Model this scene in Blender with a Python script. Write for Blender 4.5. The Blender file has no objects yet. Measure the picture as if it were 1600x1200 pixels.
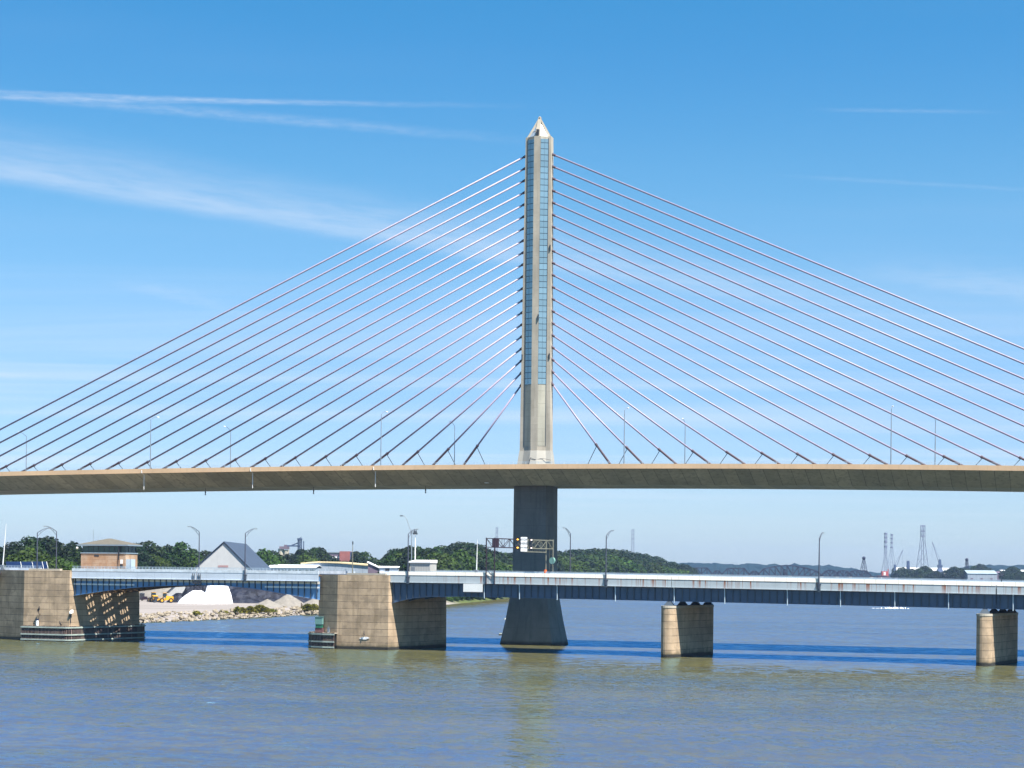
import bpy, bmesh, math, random
from mathutils import Vector, Matrix
rnd = random.Random(7)
C = bpy.context.scene.collection
PI = math.pi
# ------------------------------------------------------------------ camera, world, sun
F, HZ, ROLL, CH = 2700.0, 893.0, 0.0109, 17.2          # focal length in photo pixels, horizon row, roll, eye height (m)
CR, SR = math.cos(ROLL), math.sin(ROLL)
cam = bpy.data.cameras.new('camera'); co = bpy.data.objects.new('camera', cam); C.objects.link(co)
co.matrix_world = Matrix.Translation((0, 0, CH)) @ Matrix.Rotation(PI/2, 4, 'X') @ Matrix.Rotation(ROLL, 4, 'Z')
cam.sensor_width = 36; cam.lens = 36*F/1600; cam.shift_y = (HZ-600)/1600
cam.clip_start = 1; cam.clip_end = 30000
bpy.context.scene.camera = co
SUN = Vector((0.405, -0.395, 1.0)).normalized()        # towards the sun
sl = bpy.data.lights.new('sun', 'SUN'); sl.energy = 5.0; sl.angle = math.radians(0.5); sl.color = (1, .95, .87)
so = bpy.data.objects.new('sun', sl); C.objects.link(so); so.location = (100, -100, 300)
so.rotation_euler = SUN.to_track_quat('Z', 'Y').to_euler()
vs = bpy.context.scene.view_settings
vs.view_transform = 'Standard'; vs.look = 'None'; vs.gamma = 1; vs.exposure = 1.3; vs.use_curve_mapping = False
bpy.context.scene.cycles.volume_bounces = 0; bpy.context.scene.cycles.diffuse_bounces = 1; bpy.context.scene.cycles.caustics_reflective = False

def kk(px, py):
    a = (px-800)/F; b = (HZ-py)/F
    return a*CR-b*SR, a*SR+b*CR
def W(px, py, Y):
    kx, kz = kk(px, py); return Vector((kx*Y, Y, CH+kz*Y))
def GX(px, Y, z=4.0):                                  # X of something seen at column px, depth Y and height z
    kz = (z-CH)/Y; a = (px-800)/F
    b = (kz-a*SR)/CR
    return (a*CR-b*SR)*Y

w = bpy.data.worlds.new('World'); bpy.context.scene.world = w; w.use_nodes = True
class NT:
    def __init__(s, tree): s.t = tree; s.n = tree.nodes; s.l = tree.links
    def node(s, typ, **kw):
        n = s.n.new(typ)
        for k, v in kw.items(): setattr(n, k, v)
        return n
    def set(s, sock, v):
        if isinstance(v, bpy.types.NodeSocket): s.l.new(v, sock)
        elif v is not None: sock.default_value = v
    def m(s, op, a=None, b=None, c=None, clamp=False):
        n = s.node('ShaderNodeMath', operation=op); n.use_clamp = clamp
        for i, v in enumerate((a, b, c)): s.set(n.inputs[i], v)
        return n.outputs[0]
    def vm(s, op, a=None, b=None):
        n = s.node('ShaderNodeVectorMath', operation=op)
        s.set(n.inputs[0], a); s.set(n.inputs[1], b)
        return n.outputs['Value'] if op in ('DOT_PRODUCT', 'LENGTH') else n.outputs[0]
    def mix(s, f, a, b, blend='MIX'):
        n = s.node('ShaderNodeMix', data_type='RGBA', blend_type=blend)
        s.set(n.inputs[0], f); s.set(n.inputs[6], a); s.set(n.inputs[7], b)
        return n.outputs[2]
    def xyz(s, v):
        n = s.node('ShaderNodeSeparateXYZ'); s.l.new(v, n.inputs[0]); return n.outputs
    def comb(s, x=0, y=0, z=0):
        n = s.node('ShaderNodeCombineXYZ')
        for i, v in enumerate((x, y, z)): s.set(n.inputs[i], v)
        return n.outputs[0]
    def noise(s, vec, scale=1, detail=3, rough=.55, dist=0):
        n = s.node('ShaderNodeTexNoise'); s.set(n.inputs['Vector'], vec)
        n.inputs['Scale'].default_value = scale; n.inputs['Detail'].default_value = detail
        n.inputs['Roughness'].default_value = rough; n.inputs['Distortion'].default_value = dist
        return n.outputs[0]
    def scl(s, vec, v):
        return s.vm('MULTIPLY', vec, v)
    def ramp(s, v, lo, hi, a=0., b=1., smooth=True):
        n = s.node('ShaderNodeMapRange'); n.interpolation_type = 'SMOOTHSTEP' if smooth else 'LINEAR'
        s.set(n.inputs[0], v)
        for i, x in zip((1, 2, 3, 4), (lo, hi, a, b)): n.inputs[i].default_value = x
        return n.outputs[0]
def rgb(c): return (c[0], c[1], c[2], 1)

def build_world():
    N = NT(w.node_tree); N.n.clear()
    out = N.node('ShaderNodeOutputWorld'); bg = N.node('ShaderNodeBackground')
    sky = N.node('ShaderNodeTexSky', sky_type='NISHITA'); sky.sun_disc = False
    sky.sun_elevation = math.asin(SUN.z); sky.sun_rotation = math.atan2(SUN.x, SUN.y)
    sky.altitude = 200; sky.air_density = 1.0; sky.dust_density = 0.5; sky.ozone_density = 2.2
    d = N.node('ShaderNodeTexCoord').outputs['Generated']
    x, y, z = N.xyz(d)
    zz = N.m('MAXIMUM', z, .015)
    px, py = N.m('DIVIDE', x, zz), N.m('DIVIDE', y, zz)      # a sheet of cloud one unit overhead
    p = N.comb(px, py, 0)
    front = N.m('GREATER_THAN', y, 0)
    def cp(a, b):
        kx, kz = kk(a, b); return Vector((kx/kz, 1/kz))
    total = None
    def streak(p0, p1, wid, amt, f0, f1, nscale=3., asym=1., nlo=.3, nhi=.7):
        nonlocal total
        A, B = cp(*p0), cp(*p1); D = (B-A); L = D.length; D /= L; Nn = Vector((-D.y, D.x))
        M = cp((p0[0]+p1[0])/2, (p0[1]+p1[1])/2+wid); hw = abs((M-A).dot(Nn))
        sgn = 1 if (M-A).dot(Nn) > 0 else -1
        q = N.vm('SUBTRACT', p, (A.x, A.y, 0))
        al = N.m('DIVIDE', N.vm('DOT_PRODUCT', q, (D.x, D.y, 0)), L)
        ac = N.m('DIVIDE', N.vm('DOT_PRODUCT', q, (Nn.x*sgn, Nn.y*sgn, 0)), hw)
        wob = N.noise(N.comb(N.m('MULTIPLY', al, 14.), 0, 0), 1, 3)
        ac = N.m('ADD', ac, N.m('MULTIPLY', N.m('SUBTRACT', wob, .5), .7))
        lower = N.ramp(ac, 0, 1, 1, 0); upper = N.ramp(ac, -asym, 0, 0, 1)
        prof = N.m('MULTIPLY', lower, upper)
        nz = N.ramp(N.noise(N.comb(N.m('MULTIPLY', al, nscale*4), N.m('MULTIPLY', ac, 1.8), 0), 1, 7, .68), nlo, nhi)
        ends = N.m('MULTIPLY', N.ramp(al, f0[0], f0[1]), N.ramp(al, f1[0], f1[1], 1, 0))
        v = N.m('MULTIPLY', N.m('MULTIPLY', prof, N.m('MULTIPLY_ADD', nz, .75, .25)), N.m('MULTIPLY', ends, amt))
        total = v if total is None else N.m('ADD', total, v)
    streak((-300, 147), (930, 168), 7, .30, (-.5, 0), (.45, 1.0), 8)
    streak((-300, 132), (400, 158), 5, .2, (-.5, 0.2), (.8, 1.3), 8)
    streak((-100, 140), (900, 228), 11, .20, (0, .25), (.5, 1.05), 8, 1.3)
    streak((-200, 235), (1500, 515), 24, .32, (-1, -.5), (.45, 1.02), 4, 3.0, .15, .75)
    streak((-200, 242), (1100, 442), 15, .10, (-1, -.5), (.4, .9), 4, 1.5, .15, .75)
    streak((1250, 171), (1600, 176), 5, .12, (0, .3), (.6, 1.0), 5)
    streak((1180, 272), (1700, 302), 5, .10, (0, .3), (.7, 1.0), 4)
    streak((1200, 395), (1800, 490), 22, .18, (0, .5), (.9, 1.5), 3, 2.5, .2, .7)
    streak((150, 430), (420, 500), 14, .12, (0, .3), (.6, 1.0), 3, 1.5)
    streak((-100, 578), (70, 592), 6, .16, (-.2, .2), (.6, 1.0), 3, 1.2)
    # thin veil low in the sky, broken into long drifts
    n1 = N.noise(N.scl(p, (.10, .42, 1)), 1, 5, .6, .4)
    low = N.m('MULTIPLY', N.ramp(z, .03, .075, 0.25, 1), N.ramp(z, .09, .21, 1, 0))
    veil = N.m('MULTIPLY', N.m('MULTIPLY', N.ramp(n1, .42, .68), low), .38)
    n2 = N.noise(N.scl(p, (.25, .6, 1)), 1, 4, .6, .3)
    total = N.m('ADD', total, N.m('MULTIPLY', N.ramp(n2, .5, .8), .07))
    total = N.m('MULTIPLY', N.m('ADD', total, veil), front, clamp=True)
    tint = N.mix(1.0, sky.outputs[0], N.mix(N.ramp(z, .03, .40), (.84, 1.02, 1.34, 1), (.25, 1.06, 1.36, 1)), 'MULTIPLY')
    tint = N.mix(N.m('MULTIPLY', N.ramp(z, .08, .17), N.ramp(z, .20, .30, 1, 0)), tint, N.mix(1.0, tint, (1.15, 1.10, .98, 1), 'MULTIPLY'))
    col = N.mix(total, tint, (7.2, 7.7, 8.6, 1))
    N.l.new(col, bg.inputs[0]); bg.inputs[1].default_value = 0.05
    N.l.new(bg.outputs[0], out.inputs[0])
build_world()

# ------------------------------------------------------------------ materials
MATS = {}
def surf(name, col, rough=.7, metal=0., var=.18, scale=.4, streak=0., stain=None, bump=0., lines=None, linecol=.35, rand=0., vlines=None,
         wet=None, spec=.4, rust=None, two=None, seg=None, rows=None, algae=None):
    m = bpy.data.materials.new(name); m.use_nodes = True; MATS[name] = m
    N = NT(m.node_tree); b = N.n['Principled BSDF']
    o = N.node('ShaderNodeTexCoord').outputs['Object']
    X, Y, Z = N.xyz(o)
    n1 = N.noise(o, scale, 4, .6)
    c = N.mix(N.ramp(n1, .3, .7), rgb([v*(1-var) for v in col]), rgb([v*(1+var) for v in col]))
    n2 = N.noise(o, scale*9, 3, .6)
    c = N.mix(N.m('MULTIPLY', N.ramp(n2, .35, .75), var*.9), c, rgb([v*.55 for v in col]))
    if two: c = N.mix(N.ramp(N.noise(o, two[1], 4, .6), .45, .6), c, rgb(two[0]))
    def tone(coord, sp, amt):
        wn = N.node('ShaderNodeTexWhiteNoise', noise_dimensions='1D'); N.l.new(N.m('FLOOR', N.m('DIVIDE', coord, sp)), wn.inputs['W'])
        f = N.m('MULTIPLY_ADD', wn.outputs['Value'], 2*amt, 1-amt)
        return N.mix(1.0, c, N.comb(f, f, f), 'MULTIPLY')
    if seg: c = tone(N.m('ADD', X, N.m('MULTIPLY', Z, seg[2])), seg[0], seg[1])
    if rows: c = tone(N.m('ADD', Z, N.m('MULTIPLY', N.m('FLOOR', N.m('DIVIDE', X, 6.1)), 37.96)), rows[0], rows[1])
    if algae: c = N.mix(N.m('MULTIPLY', N.ramp(N.m('ADD', Z, N.m('MULTIPLY', N.noise(N.scl(o, (.9, .9, .25)), 1., 4), 2.2)), algae, algae+1.2, 1, 0), .7), c, (.10, .085, .045, 1))
    if streak:
        n3 = N.noise(N.scl(o, (1.1, 1.1, .07)), 1., 4, .62)
        c = N.mix(N.m('MULTIPLY', N.ramp(n3, .46, .75), streak), c, rgb(stain or [v*.4 for v in col]))
    if rust:                                           # runs of rust under the joints of the top edge
        n4 = N.noise(N.scl(o, (1.5, 1.5, .02)), 1., 3, .7); n5 = N.noise(N.scl(o, (.12, .1, .0)), 1., 2, .5)
        z0, z1, xs = rust
        zr = N.m('ADD', Z, N.m('MULTIPLY', N.m('MAXIMUM', N.m('SUBTRACT', X, 20.), 0.), .0068))
        run = N.m('MULTIPLY', N.ramp(n4, .53, .60), N.ramp(n5, .36, .48))
        run = N.m('MULTIPLY', run, N.ramp(zr, z0, z1, .35, 1))
        lip = N.m('MULTIPLY', N.ramp(zr, z1-.14, z1-.02), N.ramp(N.noise(N.scl(o, (.35, .3, 0)), 1., 3), .4, .6))
        run = N.m('MULTIPLY', N.m('ADD', run, lip, clamp=True), N.ramp(X, xs, xs+12))
        c = N.mix(N.m('MULTIPLY', run, .95), c, (.27, .085, .025, 1))
    def line(coord, sp, wd, jit=0):
        v = coord
        fr = N.m('FRACT', N.m('DIVIDE', v, sp))
        return N.m('LESS_THAN', fr, wd/sp)
    msk = None
    if lines: msk = line(Z, *lines)
    if vlines:
        vv = N.m('ADD', X, N.m('MULTIPLY', Z, vlines[2] if len(vlines) > 2 else 0))
        v = line(vv, vlines[0], vlines[1]); msk = v if msk is None else N.m('MAXIMUM', msk, v)
    if msk is not None: msk = N.m('MULTIPLY', msk, N.ramp(N.noise(N.scl(o, (.6, .6, .6)), 1., 3), .35, .6, .5, 1))
    if msk is not None: c = N.mix(msk, c, rgb([v*linecol for v in col]))
    if wet: c = N.mix(N.ramp(N.m('ADD', Z, N.m('MULTIPLY', n1, .6)), wet[0], wet[1], 1, 0), c, (.022, .02, .015, 1))
    if rand:
        oi = N.node('ShaderNodeObjectInfo').outputs['Random']
        hs = N.node('ShaderNodeHueSaturation'); N.l.new(c, hs.inputs['Color'])
        N.set(hs.inputs['Value'], N.m('MULTIPLY_ADD', oi, 2*rand, 1-rand))
        N.set(hs.inputs['Hue'], N.m('MULTIPLY_ADD', N.m('FRACT', N.m('MULTIPLY', oi, 7.3)), .05, .475))
        c = hs.outputs[0]
    N.l.new(c, b.inputs['Base Color'])
    b.inputs['Roughness'].default_value = rough; b.inputs['Metallic'].default_value = metal
    b.inputs['Specular IOR Level'].default_value = spec
    if bump:
        bp = N.node('ShaderNodeBump'); bp.inputs['Strength'].default_value = .6; bp.inputs['Distance'].default_value = bump
        N.l.new(N.noise(o, scale*7, 4, .65), bp.inputs['Height']); N.l.new(bp.outputs[0], b.inputs['Normal'])
    return m
def leafmat(name, col, rand=.25):
    m = bpy.data.materials.new(name); m.use_nodes = True; N = NT(m.node_tree); b = N.n['Principled BSDF']
    g = N.node('ShaderNodeNewGeometry'); oi = N.node('ShaderNodeObjectInfo').outputs['Random']
    o = N.node('ShaderNodeTexCoord').outputs['Object']
    f = N.ramp(N.noise(o, .28, 3, .6), .3, .7)
    c = N.mix(f, rgb([col[0]*.62, col[1]*.68, col[2]*.75]), rgb([col[0]*1.35, col[1]*1.25, col[2]*1.1]))
    c = N.mix(N.m('MULTIPLY', N.m('POWER', g.outputs['Random Per Island'], 2.), .8), c, rgb([col[0]*2.6, col[1]*2.3, col[2]*1.4]))
    hs = N.node('ShaderNodeHueSaturation'); N.l.new(c, hs.inputs['Color'])
    N.set(hs.inputs['Value'], N.m('MULTIPLY_ADD', oi, 2*rand, 1-rand))
    N.set(hs.inputs['Hue'], N.m('MULTIPLY_ADD', N.m('FRACT', N.m('MULTIPLY', oi, 5.7)), .045, .48))
    N.l.new(hs.outputs[0], b.inputs['Base Color']); b.inputs['Roughness'].default_value = .65
    b.inputs['Specular IOR Level'].default_value = .2
    ts = N.node('ShaderNodeBsdfTranslucent'); N.l.new(hs.outputs[0], ts.inputs[0])
    mx = N.node('ShaderNodeMixShader'); mx.inputs[0].default_value = .25
    N.l.new(b.outputs[0], mx.inputs[1]); N.l.new(ts.outputs[0], mx.inputs[2])
    N.l.new(mx.outputs[0], N.n['Material Output'].inputs[0]); return m
def glow(name, col, strength):
    m = bpy.data.materials.new(name); m.use_nodes = True; b = m.node_tree.nodes['Principled BSDF']
    b.inputs['Base Color'].default_value = rgb(col); b.inputs['Emission Color'].default_value = rgb(col)
    b.inputs['Emission Strength'].default_value = strength; return m
def glassy(name, col, sp, rough=.06, metal=.85, wobble=.0):
    m = bpy.data.materials.new(name); m.use_nodes = True; N = NT(m.node_tree); b = N.n['Principled BSDF']
    o = N.node('ShaderNodeTexCoord').outputs['Object']; X, Y, Z = N.xyz(o)
    row = N.m('FLOOR', N.m('DIVIDE', Z, sp))
    wn = N.node('ShaderNodeTexWhiteNoise', noise_dimensions='1D'); N.l.new(row, wn.inputs['W'])
    c = N.mix(wn.outputs['Value'], rgb([v*.86 for v in col]), rgb([v*1.1 for v in col]))
    ln = N.m('LESS_THAN', N.m('FRACT', N.m('DIVIDE', Z, sp)), .1)
    c = N.mix(ln, c, (.02, .03, .035, 1)); N.l.new(c, b.inputs['Base Color'])
    N.set(b.inputs['Metallic'], N.m('MULTIPLY', N.m('SUBTRACT', 1., ln), metal)); b.inputs['Roughness'].default_value = rough
    return m
M = dict(
  sky_conc=surf('skyway concrete', (.46, .45, .38), .85, var=.16, scale=.12, streak=.6, vlines=(3.05, .14, .12), linecol=.4, seg=(3.05, .13, .12)),
  sky_edge=surf('skyway edge concrete', (.51, .35, .215), .85, var=.08, scale=.1, streak=.15, vlines=(6.1, .06), linecol=.7),
  pyl_conc=surf('pylon concrete', (.42, .37, .295), .8, var=.12, scale=.15, streak=.4, rows=(4.0, .06), lines=(4.0, .06), linecol=.75),
  pyl_base=surf('pylon base concrete', (.36, .34, .295), .8, var=.08, scale=.2, streak=.1),
  pyl_low=surf('pylon pier concrete', (.185, .18, .17), .85, var=.16, scale=.12, streak=.4, lines=(4.0, .07), linecol=.7, wet=(.6, 1.6)),  # base colour darkened to carry the shade under the deck
  panel=surf('pylon panel concrete', (.38, .36, .29), .8, var=.12, scale=.15, streak=.35, lines=(3.0, .07), linecol=.6),
  glass=glassy('pylon glass', (.28, .40, .44), 1.43, .08, .45),
  glass_top=glassy('spire glass', (.75, .8, .82), 1.9, .12, .6),
  cable=surf('steel stay sheath', (.31, .27, .37), .45, .0, var=.06, scale=.5, spec=.4),
  sleeve=surf('dark stay sleeve', (.09, .065, .08), .5, .3, var=.1),
  pier=surf('pier concrete', (.44, .325, .215), .85, var=.15, scale=.22, streak=.55, stain=(.21, .15, .09), bump=.03, lines=(1.46, .085), linecol=.12, wet=(.75, 1.15), rows=(1.46, .12), algae=1.6, two=((.315, .235, .155), .33)),
  pier_cap=surf('pier cap concrete', (.42, .38, .31), .85, var=.1),
  fascia=surf('painted fascia steel', (.43, .48, .51), .5, var=.06, scale=.3, vlines=(4.4, .05), linecol=.5, rust=(14.3, 16.2, 12), streak=.1),
  lfascia=surf('painted leaf fascia steel', (.54, .60, .68), .5, var=.06, scale=.3, vlines=(4.4, .05), linecol=.6, streak=.1),
  barrier=surf('barrier concrete', (.84, .79, .70), .8, var=.08, scale=.3, vlines=(2.2, .06), linecol=.45, streak=.1),
  curb=surf('pale curb steel', (.62, .68, .74), .6, var=.16, scale=.7, vlines=(5., .05), linecol=.6),
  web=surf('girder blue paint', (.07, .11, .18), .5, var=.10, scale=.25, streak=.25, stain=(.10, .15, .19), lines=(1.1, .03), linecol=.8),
  bweb=surf('bascule blue paint', (.15, .30, .52), .5, var=.10, scale=.25, streak=.2, stain=(.10, .15, .22)),
  stiff=surf('stiffener paint', (.05, .068, .09), .5, var=.1),
  under=surf('rusty underside steel', (.14, .085, .04), .85, var=.5, scale=1.2, streak=.5),
  asphalt=surf('asphalt', (.055, .055, .058), .9, var=.1, scale=.6),
  rail=surf('pale blue rail', (.50, .60, .68), .5, .2, var=.05),
  grey=surf('galvanised steel', (.30, .33, .36), .45, .5, var=.1),
  dark=surf('dark steel', (.05, .052, .06), .5, .3, var=.1),
  polegrey=surf('lamp pole steel', (.085, .09, .12), .5, .4, var=.1),
  maroon=surf('maroon steel', (.030, .016, .028), .6, .2, var=.15),
  yellowgrey=surf('zinc steel', (.24, .23, .17), .5, .3, var=.1),
  white=surf('white paint', (.80, .80, .79), .5, var=.04),
  timber=surf('dark timber', (.075, .05, .045), .85, var=.35, scale=.8, vlines=(.9, .12), linecol=2.6, streak=.5, stain=(.2, .17, .12)),
  waler=surf('pale waler', (.34, .40, .36), .7, var=.15, scale=.7),
  teal=surf('teal box paint', (.13, .26, .24), .5, var=.12),
  green=surf('green paint', (.02, .14, .08), .5, var=.1),
  orange=surf('orange plastic', (.75, .14, .02), .5, var=.1),
  lagoon=surf('pale green sign back', (.30, .55, .45), .5, var=.1),
  brick=surf('tan cladding', (.37, .23, .14), .8, var=.14, scale=.9, lines=(1.0, .06), linecol=.6, two=((.42, .30, .21), .35)),
  shingle=surf('grey brown shingle', (.12, .11, .09), .8, var=.12, scale=1.5, vlines=(.6, .05), linecol=.8),
  trim=surf('blue grey trim', (.24, .31, .37), .5, .2, var=.06),
  winglass=glassy('dark window glass', (.05, .09, .09), 40., .05, .5),
  barnwall=surf('pale barn wall', (.47, .47, .46), .8, var=.05, scale=.2, vlines=(3., .15), linecol=.88),
  barnroof=surf('grey barn roof', (.055, .072, .105), .6, .2, var=.12, scale=.15, vlines=(1.2, .12), linecol=.75),
  redsign=surf('red lettering band', (.36, .22, .21), .6, var=.2, scale=1.2),
  salt=surf('road salt', (.88, .88, .90), .9, var=.03, scale=.2, bump=.2),
  tarp=surf('black tarpaulin', (.010, .011, .02), .55, var=.5, scale=.3, bump=.6, spec=.2, two=((.032, .035, .05), .4)),
  gravelpile=surf('grey gravel pile', (.20, .18, .155), .95, var=.15, scale=.6, bump=.15),
  rock=surf('pale limestone', (.27, .225, .165), .9, var=.3, scale=.35, bump=.1),
  yellow=surf('machine yellow', (.72, .36, .02), .5, var=.1),
  tyre=surf('tyre rubber', (.025, .024, .025), .9, var=.2),
  shedroof=surf('white sheet roof', (.66, .69, .72), .6, var=.06, scale=.1, vlines=(3, .1), linecol=.8),
  shedwall=surf('grey blue shed wall', (.30, .34, .40), .7, var=.12, scale=.15, vlines=(4, .3), linecol=.7),
  tanroof=surf('tan sheet roof', (.66, .52, .30), .7, var=.06, scale=.1),
  shedgrey=surf('corrugated grey wall', (.46, .46, .44), .7, var=.05, vlines=(.4, .12), linecol=.75),
  silo=surf('silo concrete', (.40, .36, .29), .9, var=.2, scale=.12, streak=.4),
  redbrick=surf('dark red cladding', (.30, .10, .09), .8, var=.15, scale=.2),
  mauve=surf('weathered purple cladding', (.16, .12, .16), .8, var=.2, scale=.2),
  navysteel=surf('blue plant steel', (.06, .09, .17), .6, .2, var=.2),
  truss=surf('dark truss steel', (.022, .022, .045), .7, .2, var=.2),
  tower=surf('tower lattice steel', (.17, .18, .27), .6, .3, var=.1),
  redpaint=surf('red paint', (.45, .08, .07), .6, var=.15),
  rusthull=surf('rusty hull', (.15, .07, .07), .8, var=.3, scale=.15, streak=.5),
  solar=surf('blue panel', (.006, .014, .05), .3, var=.2, scale=.4, spec=.6),
  greyroof=surf('grey green roof', (.26, .32, .34), .7, var=.08, scale=.1),
  bark=surf('bark', (.10, .075, .05), .9, var=.3),
  leaf_a=leafmat('leaf mid green', (.011, .027, .005)),
  leaf_b=leafmat('leaf dark green', (.006, .017, .005)),
  leaf_c=leafmat('leaf bright green', (.020, .045, .005)),
  weed=leafmat('weed green', (.11, .115, .018), .3),
  bird=surf('black plumage', (.012, .012, .014), .6, var=.2),
  amber=glow('amber lens', (1., .45, .05), 2.2), lens=glow('pale lens', (1., .8, .7), 1.2),
  ink=surf('sign ink', (.12, .13, .14), .6, var=0.), 
  foam=surf('water foam', (.86, .88, .9), .8, var=.05, bump=.1),
)
def hillmat():
    m = bpy.data.materials.new('haze tinted woodland'); m.use_nodes = True; N = NT(m.node_tree); b = N.n['Principled BSDF']
    o = N.node('ShaderNodeTexCoord').outputs['Object']
    c = N.mix(N.ramp(N.noise(o, .05, 5, .7), .35, .65), (.003, .016, .026, 1), (.010, .030, .036, 1))  # blue of the distant haze is mixed into the woodland colours
    N.l.new(c, b.inputs[0]); b.inputs['Roughness'].default_value = 1; b.inputs['Specular IOR Level'].default_value = .05
    return m
M['hill'] = hillmat()
def groundmat():
    m = bpy.data.materials.new('bank ground'); m.use_nodes = True; N = NT(m.node_tree); b = N.n['Principled BSDF']
    o = N.node('ShaderNodeTexCoord').outputs['Object']; X, Y, Z = N.xyz(o)
    g = N.mix(N.ramp(N.noise(N.scl(o, (.02, .12, 1)), 1, 5, .65), .3, .7), (.20, .175, .16, 1), (.28, .25, .235, 1))
    g = N.mix(N.m('MULTIPLY', N.ramp(N.noise(N.scl(o, (.05, .5, 1)), 1, 4), .55, .7), .5), g, (.2, .17, .14, 1))
    gr = N.mix(N.noise(o, .05, 4), (.05, .08, .02, 1), (.10, .11, .04, 1))
    f = N.ramp(N.m('ADD', Y, N.m('MULTIPLY', N.noise(o, .02, 3), 60)), 900, 960)
    N.l.new(N.mix(f, g, gr), b.inputs[0]); b.inputs['Roughness'].default_value = .95; b.inputs['Specular IOR Level'].default_value = .1
    return m
M['ground'] = groundmat()
def watermat():
    m = bpy.data.materials.new('river water'); m.use_nodes = True; N = NT(m.node_tree); b = N.n['Principled BSDF']
    o = N.node('ShaderNodeTexCoord').outputs['Object']
    silt = N.ramp(N.noise(N.scl(o, (.006, .02, 1)), 1, 4, .6), .35, .65)
    c = N.mix(silt, (.096, .091, .034, 1), (.118, .109, .048, 1))
    N.n.remove(b)
    r = N.node('ShaderNodeVectorRotate', rotation_type='Z_AXIS'); r.inputs['Angle'].default_value = .30; N.l.new(o, r.inputs['Vector']); q = r.outputs[0]
    def ncol(vec, scale, detail):
        n = N.node('ShaderNodeTexNoise'); N.set(n.inputs['Vector'], vec); n.inputs['Scale'].default_value = scale
        n.inputs['Detail'].default_value = detail; n.inputs['Roughness'].default_value = .6; n.inputs['Distortion'].default_value = .3
        return N.vm('SUBTRACT', n.outputs[1], (.5, .5, .5))
    gust = N.ramp(N.noise(N.scl(q, (.008, .03, 1)), 1, 4, .6), .3, .7, .6, 1.2)
    a = N.scl(ncol(N.scl(q, (.6, 1.2, 1)), .55, 4), (.32, .46, 0)); c2 = N.scl(ncol(N.scl(q, (.8, 1.1, 1)), 2.2, 2), (.22, .30, 0))
    c3 = N.scl(ncol(N.scl(q, (.16, .42, 1)), 1., 3), (.10, .24, 0))
    sl2 = N.vm('ADD', N.vm('ADD', a, c3), c2); sc_ = N.node('ShaderNodeVectorMath', operation='SCALE'); N.l.new(sl2, sc_.inputs[0]); N.l.new(gust, sc_.inputs['Scale'])
    nrm = N.vm('NORMALIZE', N.vm('ADD', sc_.outputs[0], (0, -.085, 1)))
    df = N.node('ShaderNodeBsdfDiffuse'); N.l.new(c, df.inputs[0])
    gl = N.node('ShaderNodeBsdfAnisotropic'); gl.inputs['Color'].default_value = (.25, .58, .97, 1); gl.inputs['Roughness'].default_value = .08; N.l.new(nrm, gl.inputs['Normal'])
    fr = N.node('ShaderNodeFresnel'); fr.inputs['IOR'].default_value = 1.42; N.l.new(nrm, fr.inputs['Normal'])
    mx = N.node('ShaderNodeMixShader'); N.set(mx.inputs[0], N.m('MULTIPLY', N.m('MINIMUM', N.m('MULTIPLY_ADD', fr.outputs[0], 1.1, .22), .57), N.m('MULTIPLY', N.ramp(N.noise(N.scl(q, (.012, .06, 1)), 1, 5, .65), .3, .7, .88, 1.1), N.ramp(N.noise(N.scl(o, (.55, .30, 1)), 1, 4, .7, .6), .34, .60, .74, 1.12)))); N.l.new(df.outputs[0], mx.inputs[1]); N.l.new(gl.outputs[0], mx.inputs[2])
    N.l.new(mx.outputs[0], N.n['Material Output'].inputs[0])
    return m
M['water'] = watermat()

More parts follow.
